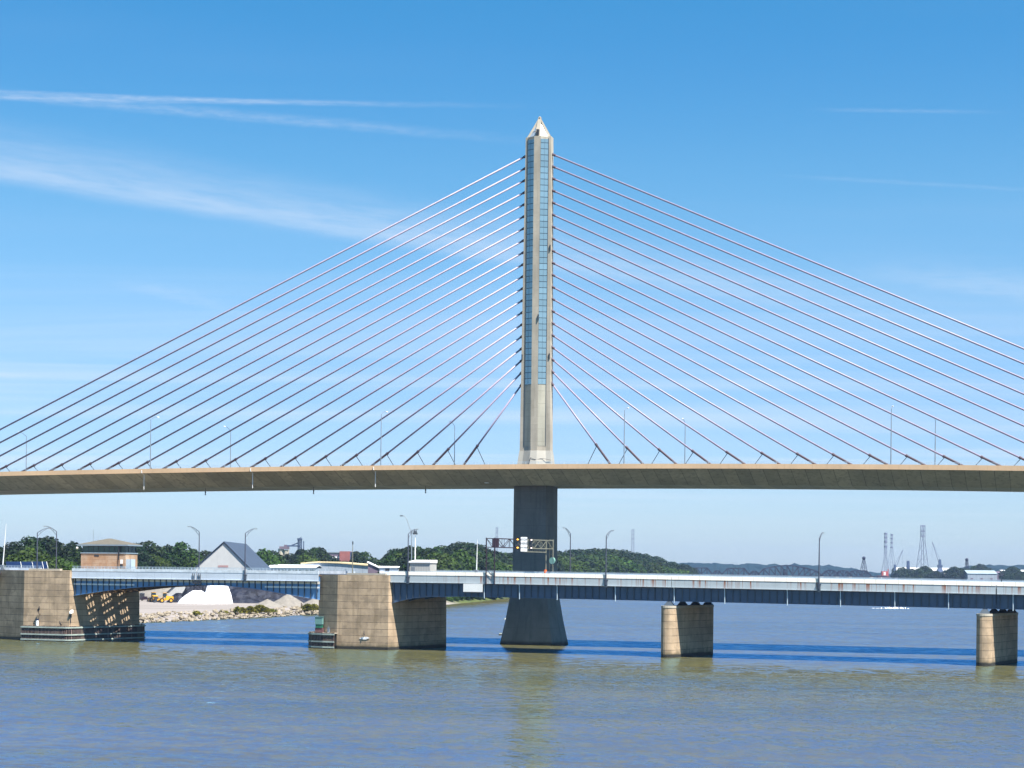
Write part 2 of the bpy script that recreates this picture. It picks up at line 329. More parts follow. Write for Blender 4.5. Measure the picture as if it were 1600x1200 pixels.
# ------------------------------------------------------------------ mesh helpers
class MB:
    def __init__(s): s.v = []; s.f = []
    def add(s, vs, fs):
        n = len(s.v); s.v += [tuple(p) for p in vs]; s.f += [tuple(i+n for i in f) for f in fs]; return s
    def hexa(s, p):                                     # 8 points: bottom ring 0-3, top ring 4-7
        return s.add(p, [(0, 3, 2, 1), (4, 5, 6, 7), (0, 1, 5, 4), (1, 2, 6, 5), (2, 3, 7, 6), (3, 0, 4, 7)])
    def box(s, x0, x1, y0, y1, z0, z1):
        return s.hexa([(x0, y0, z0), (x1, y0, z0), (x1, y1, z0), (x0, y1, z0), (x0, y0, z1), (x1, y0, z1), (x1, y1, z1), (x0, y1, z1)])
    def bar(s, p, q, a, b=None):
        p, q = Vector(p), Vector(q); d = (q-p).normalized(); b = b or a
        u = d.cross(Vector((0, 0, 1)))
        if u.length < 1e-3: u = Vector((1, 0, 0))
        u.normalize(); v = u.cross(d)
        u, v = u*a/2, v*b/2
        return s.hexa([p-u-v, p+u-v, p+u+v, p-u+v, q-u-v, q+u-v, q+u+v, q-u+v])
    def tube(s, p, q, r, n=8, r2=None, cap=True):
        return s.path([p, q], [r, r if r2 is None else r2], n, cap)
    def path(s, pts, rs, n=8, cap=True):
        pts = [Vector(p) for p in pts]
        if not isinstance(rs, (list, tuple)): rs = [rs]*len(pts)
        rings = []; u = None
        for i, p in enumerate(pts):
            d = (pts[min(i+1, len(pts)-1)]-pts[max(i-1, 0)]).normalized()
            if u is None:
                u = d.cross(Vector((0, 0, 1)))
                if u.length < 1e-3: u = Vector((1, 0, 0))
            u = (u-d*u.dot(d)).normalized(); v = d.cross(u)
            rings.append([p+(u*math.cos(2*PI*k/n)+v*math.sin(2*PI*k/n))*rs[i] for k in range(n)])
        return s.loft(rings, cap)
    def loft(s, rings, cap=True):
        n = len(rings[0]); vs = [p for r in rings for p in r]; fs = []
        for i in range(len(rings)-1):
            for k in range(n):
                a, b = i*n+k, i*n+(k+1) % n
                fs.append((a, b, b+n, a+n))
        if cap: fs.append(tuple(reversed(range(n)))); fs.append(tuple(range((len(rings)-1)*n, len(rings)*n)))
        return s.add(vs, fs)
    def prism(s, poly, z0, z1, top=None):               # extruded plan polygon, optional different top polygon
        top = top or poly
        return s.loft([[(x, y, z0) for x, y in poly], [(x, y, z1) for x, y in top]])
    def strip(s, prof, ss, zf):                         # sweep cross-section prof[(y, dz)] along x stations ss with height zf(x)
        return s.loft([[(x, y, zf(x)+dz) for y, dz in prof] for x in ss])
    def sphere(s, c, r, seg=10, rings=6, sz=1.):
        c = Vector(c); rr = []
        for i in range(1, rings):
            t = PI*i/rings
            rr.append([c+Vector((r*math.sin(t)*math.cos(2*PI*k/seg), r*math.sin(t)*math.sin(2*PI*k/seg), -r*sz*math.cos(t))) for k in range(seg)])
        return s.loft(rr)
    def build(s, name, mat, parent=None, smooth=False, bevel=0):
        me = bpy.data.meshes.new(name); me.from_pydata(s.v, [], s.f)
        bm = bmesh.new(); bm.from_mesh(me); bmesh.ops.recalc_face_normals(bm, faces=bm.faces); bm.to_mesh(me); bm.free()
        if smooth: me.polygons.foreach_set('use_smooth', [True]*len(me.polygons))
        me.materials.append(M[mat] if isinstance(mat, str) else mat)
        o = bpy.data.objects.new(name, me); C.objects.link(o)
        if parent: o.parent = parent
        return o
def raw(name, v, f, mat, parent=None, smooth=False):
    me = bpy.data.meshes.new(name); me.from_pydata(v, [], f); me.materials.append(M[mat])
    if smooth: me.polygons.foreach_set('use_smooth', [True]*len(me.polygons))
    o = bpy.data.objects.new(name, me); C.objects.link(o)
    if parent: o.parent = parent
    return o
def tag(o, label, cat, group=None):
    o['label'] = label; o['category'] = cat
    if group: o['group'] = group
    return o
def thing(name, label, cat, loc=(0, 0, 0), rz=0, group=None):
    o = bpy.data.objects.new(name, None); C.objects.link(o); o.empty_display_size = .5
    o.location = loc; o.rotation_euler = (0, 0, rz); return tag(o, label, cat, group)
def struct(o, kind='structure'):
    o['kind'] = kind; return o
def dup(root, loc, rz, label=None, sc=None, group=None):
    def cp(o, par):
        c = o.copy(); C.objects.link(c)
        if par: c.parent = par
        for ch in list(o.children): cp(ch, c)
        return c
    r = cp(root, None); r.location = loc; r.rotation_euler = (0, 0, rz)
    if sc: r.scale = sc
    if label: r['label'] = label
    if group: r['group'] = group
    return r
class Frame:                                            # x along the bridge to the right, y away from the viewer
    def __init__(s, P, ang): s.P = P; s.a = ang; s.c = math.cos(ang); s.s = math.sin(ang)
    def to(s, x, y, z=0): return Vector((s.P[0]+x*s.c+y*s.s, s.P[1]-x*s.s+y*s.c, z))
    def x_at(s, px, y, py=800):
        kx, kz = kk(px, py); t = -y
        return (kx*(s.P[1]-t*s.c)-s.P[0]+t*s.s)/(s.c+kx*s.s)
SK = Frame((5.44, 411.), math.radians(16))
DB = Frame((-31.04, 373.), math.radians(18.5))
def frange(a, b, n): return [a+(b-a)*i/n for i in range(n+1)]

# ------------------------------------------------------------------ the setting: water, banks, far hills
raw('river', [(-6000, -400, 0), (6000, -400, 0), (6000, 8000, 0), (-6000, 8000, 0)], [(0, 1, 2, 3)], 'water')
struct(bpy.data.objects['river'])
shore = [(-2500, 380), (-700, 420), (GX(-500, 460), 460), (GX(60, 505), 505), (GX(212, 537), 537), (GX(350, 588), 588), (GX(490, 660), 660), (GX(600, 745), 745),
         (GX(697, 876), 876), (GX(750, 978), 978), (GX(790, 1103), 1103), (GX(850, 1300), 1300), (GX(950, 1500), 1500), (GX(1060, 1750), 1750),
         (GX(1082, 2050), 2050), (GX(1085, 2750), 2750), (GX(1340, 2800), 2800), (GX(1364, 2290), 2290), (GX(1480, 2250), 2250), (GX(1750, 2180), 2180), (4500, 2000)]
def bank():
    fine = []
    for i in range(len(shore)-1):
        a, b = Vector(shore[i]), Vector(shore[i+1]); n = max(1, int((b-a).length/8)) if i < 13 else 4
        for k in range(n): fine.append(a+(b-a)*(k/n))
    fine.append(Vector(shore[-1]))
    nrm = []
    for i in range(len(fine)):
        d = (fine[min(i+1, len(fine)-1)]-fine[max(i-1, 0)]).normalized(); nrm.append(Vector((-d.y, d.x)))
    v = []; f = []
    n = len(fine)
    for off, z in ((-1, -1.), (0, 0.05), (4.5, 1.5), (9, 2.4)):
        for p, q in zip(fine, nrm): v.append((p.x+q.x*off, p.y+q.y*off, z))
    for r in range(3):
        for i in range(n-1): f.append((r*n+i, r*n+i+1, (r+1)*n+i+1, (r+1)*n+i))
    v += [(4500, 7000, 2.4), (-2500, 7000, 2.4)]
    f.append(tuple(range(3*n, 4*n))+(4*n, 4*n+1))
    struct(raw('river_bank', v, f, 'ground'))
    return fine, nrm
SHORE, SNRM = bank()
def hills(name, Y, prof, depth, seed, mat='hill'):
    r = random.Random(seed); v = []; f = []
    x0, x1 = GX(prof[0][0], Y), GX(prof[-1][0], Y); n = int((x1-x0)/5); rows = 9
    from mathutils import noise as mn
    for j in range(rows):
        for i in range(n+1):
            x = x0+(x1-x0)*i/n; px = 800+F*x/Y
            for k in range(len(prof)-1):
                if prof[k][0] <= px <= prof[k+1][0] or k == len(prof)-2:
                    t = min(1, max(0, (px-prof[k][0])/(prof[k+1][0]-prof[k][0]))); yy = prof[k][1]+(prof[k+1][1]-prof[k][1])*t; break
            h = W(px, yy, Y).z
            u = j/(rows-1); e = math.sin(min(1, u*1.5)*PI/2)**.7 if u < .67 else 1-(u-.67)*1.2
            nz = mn.noise((x*.045, j*.9, seed))*5+mn.noise((x*.13, j*2.3, seed+3))*3.2
            v.append((x+mn.noise((x*.1, j, 9))*3, Y+(u-.6)*depth, 1.5 if j in (0, rows-1) else max(2, 2+(h-2)*e+nz*(.4+.6*e))))
    for j in range(rows-1):
        for i in range(n): f.append((j*(n+1)+i, j*(n+1)+i+1, (j+1)*(n+1)+i+1, (j+1)*(n+1)+i))
    return struct(raw(name, v, f, mat))
hills('hills', 4300, [(-300, 884), (400, 880), (900, 876), (1040, 879), (1100, 880), (1160, 881.5), (1200, 882), (1250, 882.5), (1300, 884.5), (1335, 889), (1370, 896), (1420, 900), (1480, 895), (1500, 888), (1515, 883.5), (1560, 882.5), (1590, 884), (1640, 885), (2000, 886)], 500, 3)

# ------------------------------------------------------------------ the cable-stayed bridge
def zt(x): return 41.65-(5.5e-5 if x < 0 else 8.5e-5)*x*x     # top of the edge parapet
def skyway():
    R = thing('cable_stayed_bridge', 'tall cable stayed concrete bridge with one central glass faced pylon', 'bridge', (SK.P[0], SK.P[1], 0), -SK.a)
    ss = frange(-260, 220, 120)
    # box girder: slab with wings, sloping webs, flat soffit
    g = MB().strip([(-17.6, -1.0), (-9.2, -4.25), (9.2, -4.25), (17.6, -1.0), (17.6, -.72), (-17.6, -.72)], ss, zt)
    g.build('box_girder', 'sky_conc', R)
    for sg in (-1, 1):
        pr = [(-18.1, -1.08), (-17.55, -1.08), (-17.55, -.1), (-17.75, 0), (-18.0, 0)]
        e = MB().strip([(y*-sg if sg > 0 else y, z) for y, z in pr], ss, zt)
        p = e.build('parapet', 'sky_edge', R)
        r = MB()
        for x in frange(-255, 215, 157): r.bar((x, sg*17.8, zt(x)-.05), (x, sg*17.8, zt(x)+.55), .07)
        for h in (.3, .55):
            for a, b in zip(ss[:-1], ss[1:]): r.bar((a, sg*17.8, zt(a)+h), (b, sg*17.8, zt(b)+h), .05)
        r.build('railing', 'rail', p)
    MB().strip([(-17.5, -.7), (17.5, -.7), (17.5, -.62), (-17.5, -.62)], ss, zt).build('roadway', 'asphalt', R)
    MB().strip([(-1.3, -.6), (1.3, -.6), (1.3, .1), (-1.3, .1)], [x for x in ss if x < -8], zt).build('median_barrier', 'sky_edge', R)
    MB().strip([(-1.3, -.6), (1.3, -.6), (1.3, .1), (-1.3, .1)], [x for x in ss if x > 8], zt).build('median_barrier', 'sky_edge', R)
    # pylon shaft: plan = front rib, glass facet, side rib, flat flank
    def plan(z):
        u = (z-45)/(119.5-45)
        a = .78; b = a+1.85-.08*u; c = b+1.12-.53*u; t0 = 2.15-.2*u; t1 = t0-.85; t2 = t1-.06
        return a, b, c, t0, t1, t2
    def ring(z, k=1.):
        a, b, c, t0, t1, t2 = plan(z)
        q = [(-a, -t0), (a, -t0), (b, -t1), (c, -t2), (c, t2), (b, t1), (a, t0), (-a, t0), (-b, t1), (-c, t2), (-c, -t2), (-b, -t1)]
        return [(x*k, y*k, z) for x, y in q]
    P = MB().loft([ring(z) for z in frange(45.9, 120.4, 20)]).build('pylon', 'pyl_conc', R); P['label'] = 'slender concrete pylon with glass strips'
    for sx in (-1, 1):
        for sy in (-1, 1):
            def facet(z, e0, e1, off):
                a, b, c, t0, t1, t2 = plan(z)
                A = Vector((a*sx, t0*sy)); B = Vector((b*sx, t1*sy)); d = B-A; n = Vector((d.y, -d.x)).normalized()
                if n.dot(A+B) < 0: n = -n
                return [Vector((*(A+d*e0+n*off), z)), Vector((*(A+d*e1+n*off), z)), Vector((*(A+d*e1-n*.15), z)), Vector((*(A+d*e0-n*.15), z))]
            MB().loft([facet(z, .02, .97, .05) for z in frange(61.6, 119.7, 10)]).build('glass_strip', 'glass', P)
            MB().loft([facet(z, .05, .97, .04) for z in frange(47, 61.5, 4)]).build('wall_panel', 'panel', P)
            fr = MB()
            fr.loft([facet(z, .965, 1.01, .14) for z in frange(47, 120, 8)])
            fr.loft([facet(z, .49, .51, .07) for z in frange(61.7, 119.6, 8)])
            fr.build('mullion', 'stiff', P)
    # crown: ribs run to the point, glass between them
    top = Vector((0, 0, 125.35)); base = ring(120.4)
    sp = MB()
    def rib(i, j, wd):
        A, B = Vector(base[i]), Vector(base[j])
        m = (A+B)/2; tA = top+(A-m)*.45; tB = top+(B-m)*.45
        dn = Vector((0, 0, -.55))
        sp.hexa([A+dn, B+dn, B*.8+Vector((0, 0, 120.4*.2))+dn, A*.8+Vector((0, 0, 120.4*.2))+dn,
                 tA, tB, tB-Vector((0, 0, .3)), tA-Vector((0, 0, .3))])
    rib(0, 1, 1); rib(6, 7, 1); rib(2, 3, 1); rib(4, 5, 1); rib(8, 9, 1); rib(10, 11, 1)
    sp.sphere((0, 0, 125.2), .28, 8, 6)
    spo = sp.build('spire', 'pyl_conc', P)
    for i, j in ((1, 2), (5, 6), (7, 8), (11, 0), (3, 4), (9, 10)):
        A, B = Vector(base[i]), Vector(base[j]); t = Vector((0, 0, 124.6)); k = Vector((.93, .93, 1))
        A, B = A*k, B*k; A.z = B.z = 120.2
        MB().add([A, B, t, A*.7+Vector((0, 0, 36)), B*.7+Vector((0, 0, 36))], [(0, 1, 2), (3, 4, 2), (0, 1, 4, 3), (0, 3, 2), (1, 4, 2)]).build('spire_glass', 'glass_top', P)
    hatch = MB().box(-.3, .3, -1.95, -1.1, 120.6, 122.0).build('hatch', 'dark', P)
    # flared foot on the deck, pier below
    a, b, c, t0, t1, t2 = plan(46)
    f0 = ring(45.9); f1 = [(x*1.16, y*1.7, 40.9) for x, y, z in f0]; f0 = [(x*1.02, y*1.02, z) for x, y, z in f0]
    MB().loft([f1, f0]).build('pylon_foot', 'pyl_base', R)
    MB().path([(-.6, -2.85, 44.2), (-.9, -3.3, 42.4)], .06, 5).path([(-.6, -2.85, 44.2), (.5, -2.9, 43.7), (2.2, -2.25, 44), (4.2, -1.85, 43.6)], .05, 5).build('cable_loop', 'dark', R)
    def low(z, k=1, kt=1):
        q = [(-3.9, -5.2), (3.9, -5.2), (4.85, -1.9), (4.85, 1.9), (3.9, 5.2), (-3.9, 5.2), (-4.85, 1.9), (-4.85, -1.9)]
        return [(x*k, y*kt, z) for x, y in q]
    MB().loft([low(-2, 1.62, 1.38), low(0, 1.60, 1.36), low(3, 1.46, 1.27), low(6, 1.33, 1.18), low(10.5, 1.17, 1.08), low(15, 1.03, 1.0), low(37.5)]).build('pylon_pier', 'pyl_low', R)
    # stays
    for sg in (-1, 1):
        for i in range(20):
            k = 19-i; xd = sg*(19.1+8.17*k); zp = 116.35-2.855*i
            a, b, c, *_ = plan(zp)
            top = Vector((sg*(c-.05), 0, zp)); bot = Vector((xd, 0, zt(xd)-.3))
            d = (bot-top); L = d.length; d.normalize()
            st = MB().tube(top+d*.3, bot, .215, 10).build('stay_cable', 'cable', R, smooth=True)
            up = bot-d*7.2
            MB().path([bot+d*.3, bot-d*1.0, bot-d*1.05, up, up, up-d*.5, up-d*.55], [.36, .36, .27, .27, .34, .34, .2], 10).build('lower_sleeve', 'sleeve', st)
            MB().path([top-d*.4, top+d*.9, top+d*.95], [.3, .3, .2], 10).build('upper_sleeve', 'sleeve', st)
            MB().bar(up, (up.x-sg*2.9, .0, zt(up.x)-.5), .13).build('damper_strut', 'dark', st)
    # things of the bridge itself: drain pipes, soffit lights
    for px in (222, 392, 584):
        x = SK.x_at(px, -18, 745); z = zt(x)
        MB().path([(x, -18.2, z-.3), (x, -18.25, z-1.), (x+.1, -17.2, z-1.4), (x+.1, -17.2, z-5.)], .09, 6).build('drain_pipe', 'white', R)
    for px in (321, 490, 665):
        x = SK.x_at(px, -6, 770); z = zt(x)-4.2
        MB().bar((x, -6, z), (x, -6, z-.9), .08).tube((x, -6, z-.8), (x, -6, z-1.25), .17, 8).tube((x, -6, z-1.4), (x, -6, z-1.75), .17, 8).bar((x, -6, z-1.2), (x, -6, z-1.5), .1).build('channel_light', 'dark', R)
    x = SK.x_at(762, -10, 754)
    MB().box(x-.5, x+.4, -10.6, -10.0, zt(x)-3.9, zt(x)-3.45).sphere((x-.5, -10.4, zt(x)-3.65), .25).build('flood_light', 'white', R)
    # small brackets on the pylon
    for (zz, sx, sy) in ((94, 3.2, -1.1), (68.3, 3.3, -1.15), (68.2, -3.4, -1.15), (77.5, .75, -2.1)):
        MB().box(sx-.12, sx+.12, sy-.25, sy+.1, zz-.7, zz+.6).build('lamp_bracket', 'dark', P)
    # masts standing on the far parapet
    for px in (1242, 1250):
        x = SK.x_at(px, 17.6, 724)
        MB().tube((x, 17.8, zt(x)-.1), (x, 17.8, zt(x)+2.1), .1, 6).build('post', 'grey', R)
    return R
skyway()

def lamp_mesh(h, arm, rise, r, base_h=0.):
    pole = MB().path([(0, 0, 0), (0, 0, h*.5), (0, 0, h)], [r, r*.85, r*.62], 8)
    n = 7; up = [(0, arm*math.sin(t*PI/2)**1.0*1.0 if False else arm*t, h+rise*math.sin(t*PI/2)) for t in frange(0, 1, n)]
    a = MB().path(up, r*.42, 6)
    if arm > 4: a.path([(0, arm*t, h-.9+(rise+.75)*math.sin(t*PI/2)) for t in frange(0, .8, n)], r*.3, 6).bar((0, arm*.3, h+rise*.45), (0, arm*.3, h-.1), .05)
    e = up[-1]
    hd = MB().loft([[(x*sx, e[1]+y, e[2]+z*sz) for x, z in ((-1, -1), (1, -1), (1, 1), (-1, 1))] for y, sx, sz in ((-.15, .08, .05), (.15, .17, .1), (.75, .18, .1), (1., .08, .05))])
    return pole, a, hd
def lamps():
    # on the high bridge
    p, a, h = lamp_mesh(12.0, 3.2, .9, .13)
    proto = thing('street_lamp', 'x', 'street lamp', group='street lamps on the high bridge')
    p.build('pole', 'grey', proto); a.build('arm', 'grey', proto); h.build('lamp_head', 'white', proto)
    first = True
    near = [(235, 'slim lamp post at near edge of high deck, left end, above the barn roof'), (595, 'slim lamp post at near edge of high deck, right of the middle pier'),
            (975, 'slim lamp post at near edge of high deck, first one right of the pylon'), (1392, 'slim lamp post at near edge of high deck, farthest right')]
    far = [(41, 'lamp post beyond the high deck, farthest left'), (360, 'lamp post beyond the high deck, between the two left near side posts'), (710, 'lamp post beyond the high deck, first one left of the pylon'),
           (1070, 'lamp post beyond the high deck, second post right of the pylon'), (1461, 'lamp post beyond the high deck, last post on the right')]
    for lst, y, flip in ((near, -17.8, 0), (far, 17.8, PI)):
        for px, lab in lst:
            x = SK.x_at(px, y, 725); loc = SK.to(x, y, zt(x)-.05)
            if first: o = proto; first = False; o.location = loc; o.rotation_euler = (0, 0, -SK.a+flip); o['label'] = lab
            else: o = dup(proto, loc, -SK.a+flip, lab)
lamps()

# ------------------------------------------------------------------ the drawbridge in front
YF, YB = 0.9, 20.5
SKEW = math.tan(math.radians(13.1))                        # the piers stand askew under the deck                                       # near and far fascia
def zf(x): return 14.65-(.79*((x-20)/116.)**1.2 if x > 20 else 0)   # lower edge of the fascia plate
def zb(x):                                               # lower flange of the girders
    pts = [(-76, 10.3), (-68, 11.55), (-59.6, 12.6), (-51, 13.15), (-42, 13.45), (-35, 13.4), (-28, 12.85), (-22.6, 12.1), (-12.0, 10.6)]
    if x < -12.0:
        for (a, p), (b, q) in zip(pts[:-1], pts[1:]):
            if x <= b: return p+(q-p)*(x-a)/(b-a)
    if x < 20: return 11.7-1.55*max(0, (13.5-x)/8.5)**1.6
    return zf(x)-2.9+.06
def drawbridge():
    R = thing('drawbridge', 'low steel girder drawbridge with blue girders on banded stone coloured piers', 'bridge', (DB.P[0], DB.P[1], 0), -DB.a)
    # ---- piers
    GY = [YF+.75+k*(YB-YF-1.5)/3 for k in range(4)]
    def pier(poly, z1, label, topk=None, fend=None):
        cx = sum(p[0] for p in poly)/len(poly); cy = sum(p[1] for p in poly)/len(poly)
        top = [(cx+(x-cx)*(topk or 1), y+(0.25 if y < 5 and topk else 0)) for x, y in poly]
        b = MB().prism(poly, -3, z1, top).build('pier', 'pier', R); b['label'] = label
        return b, top
    L1, R1 = -86.6, -74.3
    pl1 = [(L1-10, 4.3), (L1, 0), (R1, 0), (R1+22.3*SKEW, 22.3), (L1-10+22.3*SKEW, 22.3)]
    P1, t1 = pier(pl1, 16.25, 'broad pier at the left edge with timber fender', .985)
    L2, R2 = -7.3, 4.8
    pl2 = [(L2-5.6, 2.4), (L2, 0), (R2, 0), (R2+22*SKEW, 22), (L2-5.6+22*SKEW, 22)]
    P2, t2 = pier(pl2, 16.1, 'broad bascule pier left of the pylon', .985)
    caps = MB()
    caps.box(L2+2, R2-1, .5, 1.6, 16.12, 16.5).build('coping', 'pier_cap', P2)
    MB().box(L1+1, R1-3, .5, 1.6, 16.27, 16.7).build('coping', 'pier_cap', P1)
    def nose_pier(xl, z1, label):
        r = 1.4; m = xl+r; yb = 19.0
        def at_(px_, py_): return (px_+(py_-r)*SKEW, py_)
        poly = [at_(m+r*math.cos(t), r+r*math.sin(t)) for t in frange(PI, 2*PI, 10)]+[at_(m+r*math.cos(t), yb+r*math.sin(t)) for t in frange(0, PI, 10)]
        p = MB().prism(poly, -3, z1-.45).build('pier', 'pier', R); p['label'] = label
        cx, cy = at_(m, (r+yb)/2)
        MB().prism([(cx+(x-cx)*1.0+(.06 if x > cx+(y-cy)*SKEW else -.06), cy+(y-cy)*1.006) for x, y in poly], z1-.44, z1).build('pier_cap', 'pier_cap', p)
        for y in GY:
            bx, by = at_(m, y); w2 = 1.05
            MB().loft([[(bx-w2, by-.7, z1+.01), (bx+w2, by-.7, z1+.01), (bx+w2, by+.7, z1+.01), (bx-w2, by+.7, z1+.01)],
                       [(bx-.35, by-.25, zb(m)-.06), (bx+.35, by-.25, zb(m)-.06), (bx+.35, by+.25, zb(m)-.06), (bx-.35, by+.25, zb(m)-.06)]]).build('bearing', 'stiff', p)
        return p
    nose_pier(DB.x_at(1034, 1.4, 990), 10.55, 'slim round nosed pier, nearer the pylon')
    nose_pier(DB.x_at(1526, 1.4, 1000), 10.05, 'slim round nosed pier at the right edge')
    nose_pier(190, 9.6, 'slim pier beyond the right edge')
    # ---- deck edges, barriers, girders in spans: (x0, x1, kind)
    spans = [(-170, L1-9, 'approach'), (R1+.05, -42.1, 'leaf'), (-41.9, L2-4.85, 'leaf'), (R2+.05, 66.75, 'fixed'), (66.85, 130.6, 'fixed'), (130.8, 235, 'fixed')]
    for x0, x1, kind in spans:
        n = max(6, int((x1-x0)/3)); ss = frange(x0, x1, n)
        leaf = kind == 'leaf'
        q = {'approach': 'approach_span', 'leaf': 'bascule_leaf', 'fixed': 'fixed_span'}[kind]
        # the span's deck slab is the part, the rest are its sub-parts
        if leaf:
            S = MB()                                    # open grating in three lanes, plated between them
            lanes = ((3.5, 6.2), (8.2, 12.), (13.4, 16.6)) if x0 < -60 else ()
            solid = [YF+.3]+[v for l in lanes for v in l]+[YB-.3]
            for a, b in zip(solid[::2], solid[1::2]): S.strip([(a, 1.1), (b, 1.1), (b, 1.3), (a, 1.3)], ss, zf)
            for l in lanes:
                for y in frange(l[0], l[1], int((l[1]-l[0])/.8)): S.strip([(y-.17, 1.12), (y+.17, 1.12), (y+.17, 1.28), (y-.17, 1.28)], ss, zf)
            for x in frange(x0+.3, x1-.3, int((x1-x0)/1.1)): S.box(x-.16, x+.16, YF+.3, YB-.3, 15.74, 15.93)
            if x0 > -60: S.box(x0+.1, x1-.1, YF+.3, YB-.3, 15.5, 15.58)
            else: S.box(x0+12, x1-.1, YF+.3, YB-.3, 15.5, 15.58)
            sp = S.build(q, 'under', R)
        else:
            sp = MB().strip([(YF+.2, .7), (YB-.2, .7), (YB-.2, 1.3), (YF+.2, 1.3)], ss, zf).build(q, 'asphalt', R)
        for sg, y in ((-1, YF), (1, YB)):
            yo = y+sg*.0
            MB().strip([(yo-.06, 0), (yo+.06, 0), (yo+.06, 1.52), (yo-.06, 1.52)], ss, zf).strip([(yo-.25, -.07), (yo+.25, -.07), (yo+.25, -.005), (yo-.25, -.005)], ss, zf).build('fascia', 'lfascia' if leaf else 'fascia', sp)
            if leaf or kind == 'approach':
                MB().strip([(yo-.1, 1.55), (yo+.3, 1.55), (yo+.3, 2.2), (yo-.1, 2.2)], ss, zf).build('curb', 'curb', sp)
                r = MB()
                for x in frange(x0+.5, x1-.5, int((x1-x0)/.9)): r.bar((x, yo+.1, zf(x)+2.2), (x, yo+.1, zf(x)+2.62), .06)
                for h in (2.42, 2.66): r.strip([(yo+.06, h), (yo+.14, h), (yo+.14, h+.07), (yo+.06, h+.07)], ss, zf)
                r.build('railing', 'rail', sp)
            else:
                MB().strip([(yo-.12, 1.53), (yo+.32, 1.53), (yo+.2, 2.28), (yo-.05, 2.28)], ss, zf).build('barrier', 'barrier', sp)
                r = MB()
                hh = 2.32 if sg < 0 else 2.62
                for x in frange(x0+.5, x1-.5, int((x1-x0)/2.2)): r.bar((x, yo+.1, zf(x)+2.2), (x, yo+.1, zf(x)+hh), .08)
                r.strip([(yo+.02, hh), (yo+.18, hh), (yo+.18, hh+.08), (yo+.02, hh+.08)], ss, zf)
                if sg > 0: r.strip([(yo+.05, 2.3), (yo+.15, 2.3), (yo+.15, 2.55), (yo+.05, 2.55)], ss, zf)
                r.build('guard_rail', 'rail', sp)
        if kind == 'approach': continue
        for gi, y in enumerate(GY):
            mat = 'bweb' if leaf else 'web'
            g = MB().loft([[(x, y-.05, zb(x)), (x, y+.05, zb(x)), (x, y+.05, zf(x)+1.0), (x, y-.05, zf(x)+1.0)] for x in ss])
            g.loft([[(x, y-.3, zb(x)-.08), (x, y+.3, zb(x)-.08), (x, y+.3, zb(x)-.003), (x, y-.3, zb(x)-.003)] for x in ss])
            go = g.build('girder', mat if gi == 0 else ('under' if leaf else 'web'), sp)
            if gi == 0:
                k = MB(); stp = 1.5
                for x in frange(x0+.6, x1-.6, int((x1-x0)/stp)):
                    k.box(x-.07, x+.07, y-.36, y-.06, zb(x)+.02, zf(x)-.02)
                k.strip([(y-.40, -.14), (y-.34, -.14), (y-.34, -.08), (y-.40, -.08)], ss, zf)
                k.build('stiffener', 'stiff', sp)
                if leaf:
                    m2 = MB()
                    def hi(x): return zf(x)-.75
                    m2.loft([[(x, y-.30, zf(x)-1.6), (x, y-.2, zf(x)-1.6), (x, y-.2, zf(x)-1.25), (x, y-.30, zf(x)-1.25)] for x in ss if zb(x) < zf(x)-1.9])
                    m2.build('inspection_walk', 'white', sp)  # walk coloured white so it looks sunlit in the fascia's shade
                    MB().loft([[(x, y-.12, zf(x)-.68), (x, y-.06, zf(x)-.68), (x, y-.06, zf(x)-.12), (x, y-.12, zf(x)-.12)] for x in ss]).build('light_gap_strip', 'barrier', sp)  # cream strip added to stand for sunlight in the gaps along the girder top
        u = MB()                                        # floor beams and wind bracing under the deck
        xs = frange(x0+1.2, x1-1.2, max(3, int((x1-x0)/(3.0 if leaf else 6))))
        for i, x in enumerate(xs):
            u.box(x-.12, x+.12, YF+1.0, YB-1.0, max(zb(x)+.5, zf(x)+.1 if leaf else zf(x)-1.2), zf(x)+.68)
            if leaf and i < len(xs)-1:
                x2 = xs[i+1]
                ys = frange(YF+1, YB-1, 8)
                for a, b in zip(ys[:-1], ys[1:]):
                    u.bar((x, a, zb(x)+.15), (x2, b, zb(x2)+.15), .14, .3)
                u.box(x-.1, x+.1, YF+1, YB-1, zb(x)+.02, zb(x)+.32)
        u.build('floor_beams', 'under', sp)
    # centre lock of the leaves
    x = -42; c = MB()
    for dx in (-1.0, -.55, .5, .95): c.bar((x+dx, YF-.2, 14.2), (x+dx, YF-.2, 16.0), .1)
    c.box(x-1.1, x+1.1, YF-.15, YF-.08, 13.7, 14.3).build('lock_gear', 'dark', R)
    # pale down pipes along the fixed spans
    for px in (756, 811, 870, 961, 1053, 1132, 1230, 1313, 1398, 1482, 1583):
        x = DB.x_at(px, YF, 925)
        MB().path([(x, YF-.1, zf(x)-.02), (x, YF+.2, zf(x)-.5), (x, YF+.3, zb(x)-.35)], .1, 6).build('down_pipe', 'rail', R)
    x = DB.x_at(740, YF, 918)
    MB().box(x-2.15, x+2.15, YF-.5, YF-.35, zf(x)-1.85, zf(x)-.12).box(x-1.8, x-1.6, YF-.34, YF+.4, zf(x)-.6, zf(x)-.4).box(x+1.6, x+1.8, YF-.34, YF+.4, zf(x)-.6, zf(x)-.4).build('navigation_panel', 'white', R)
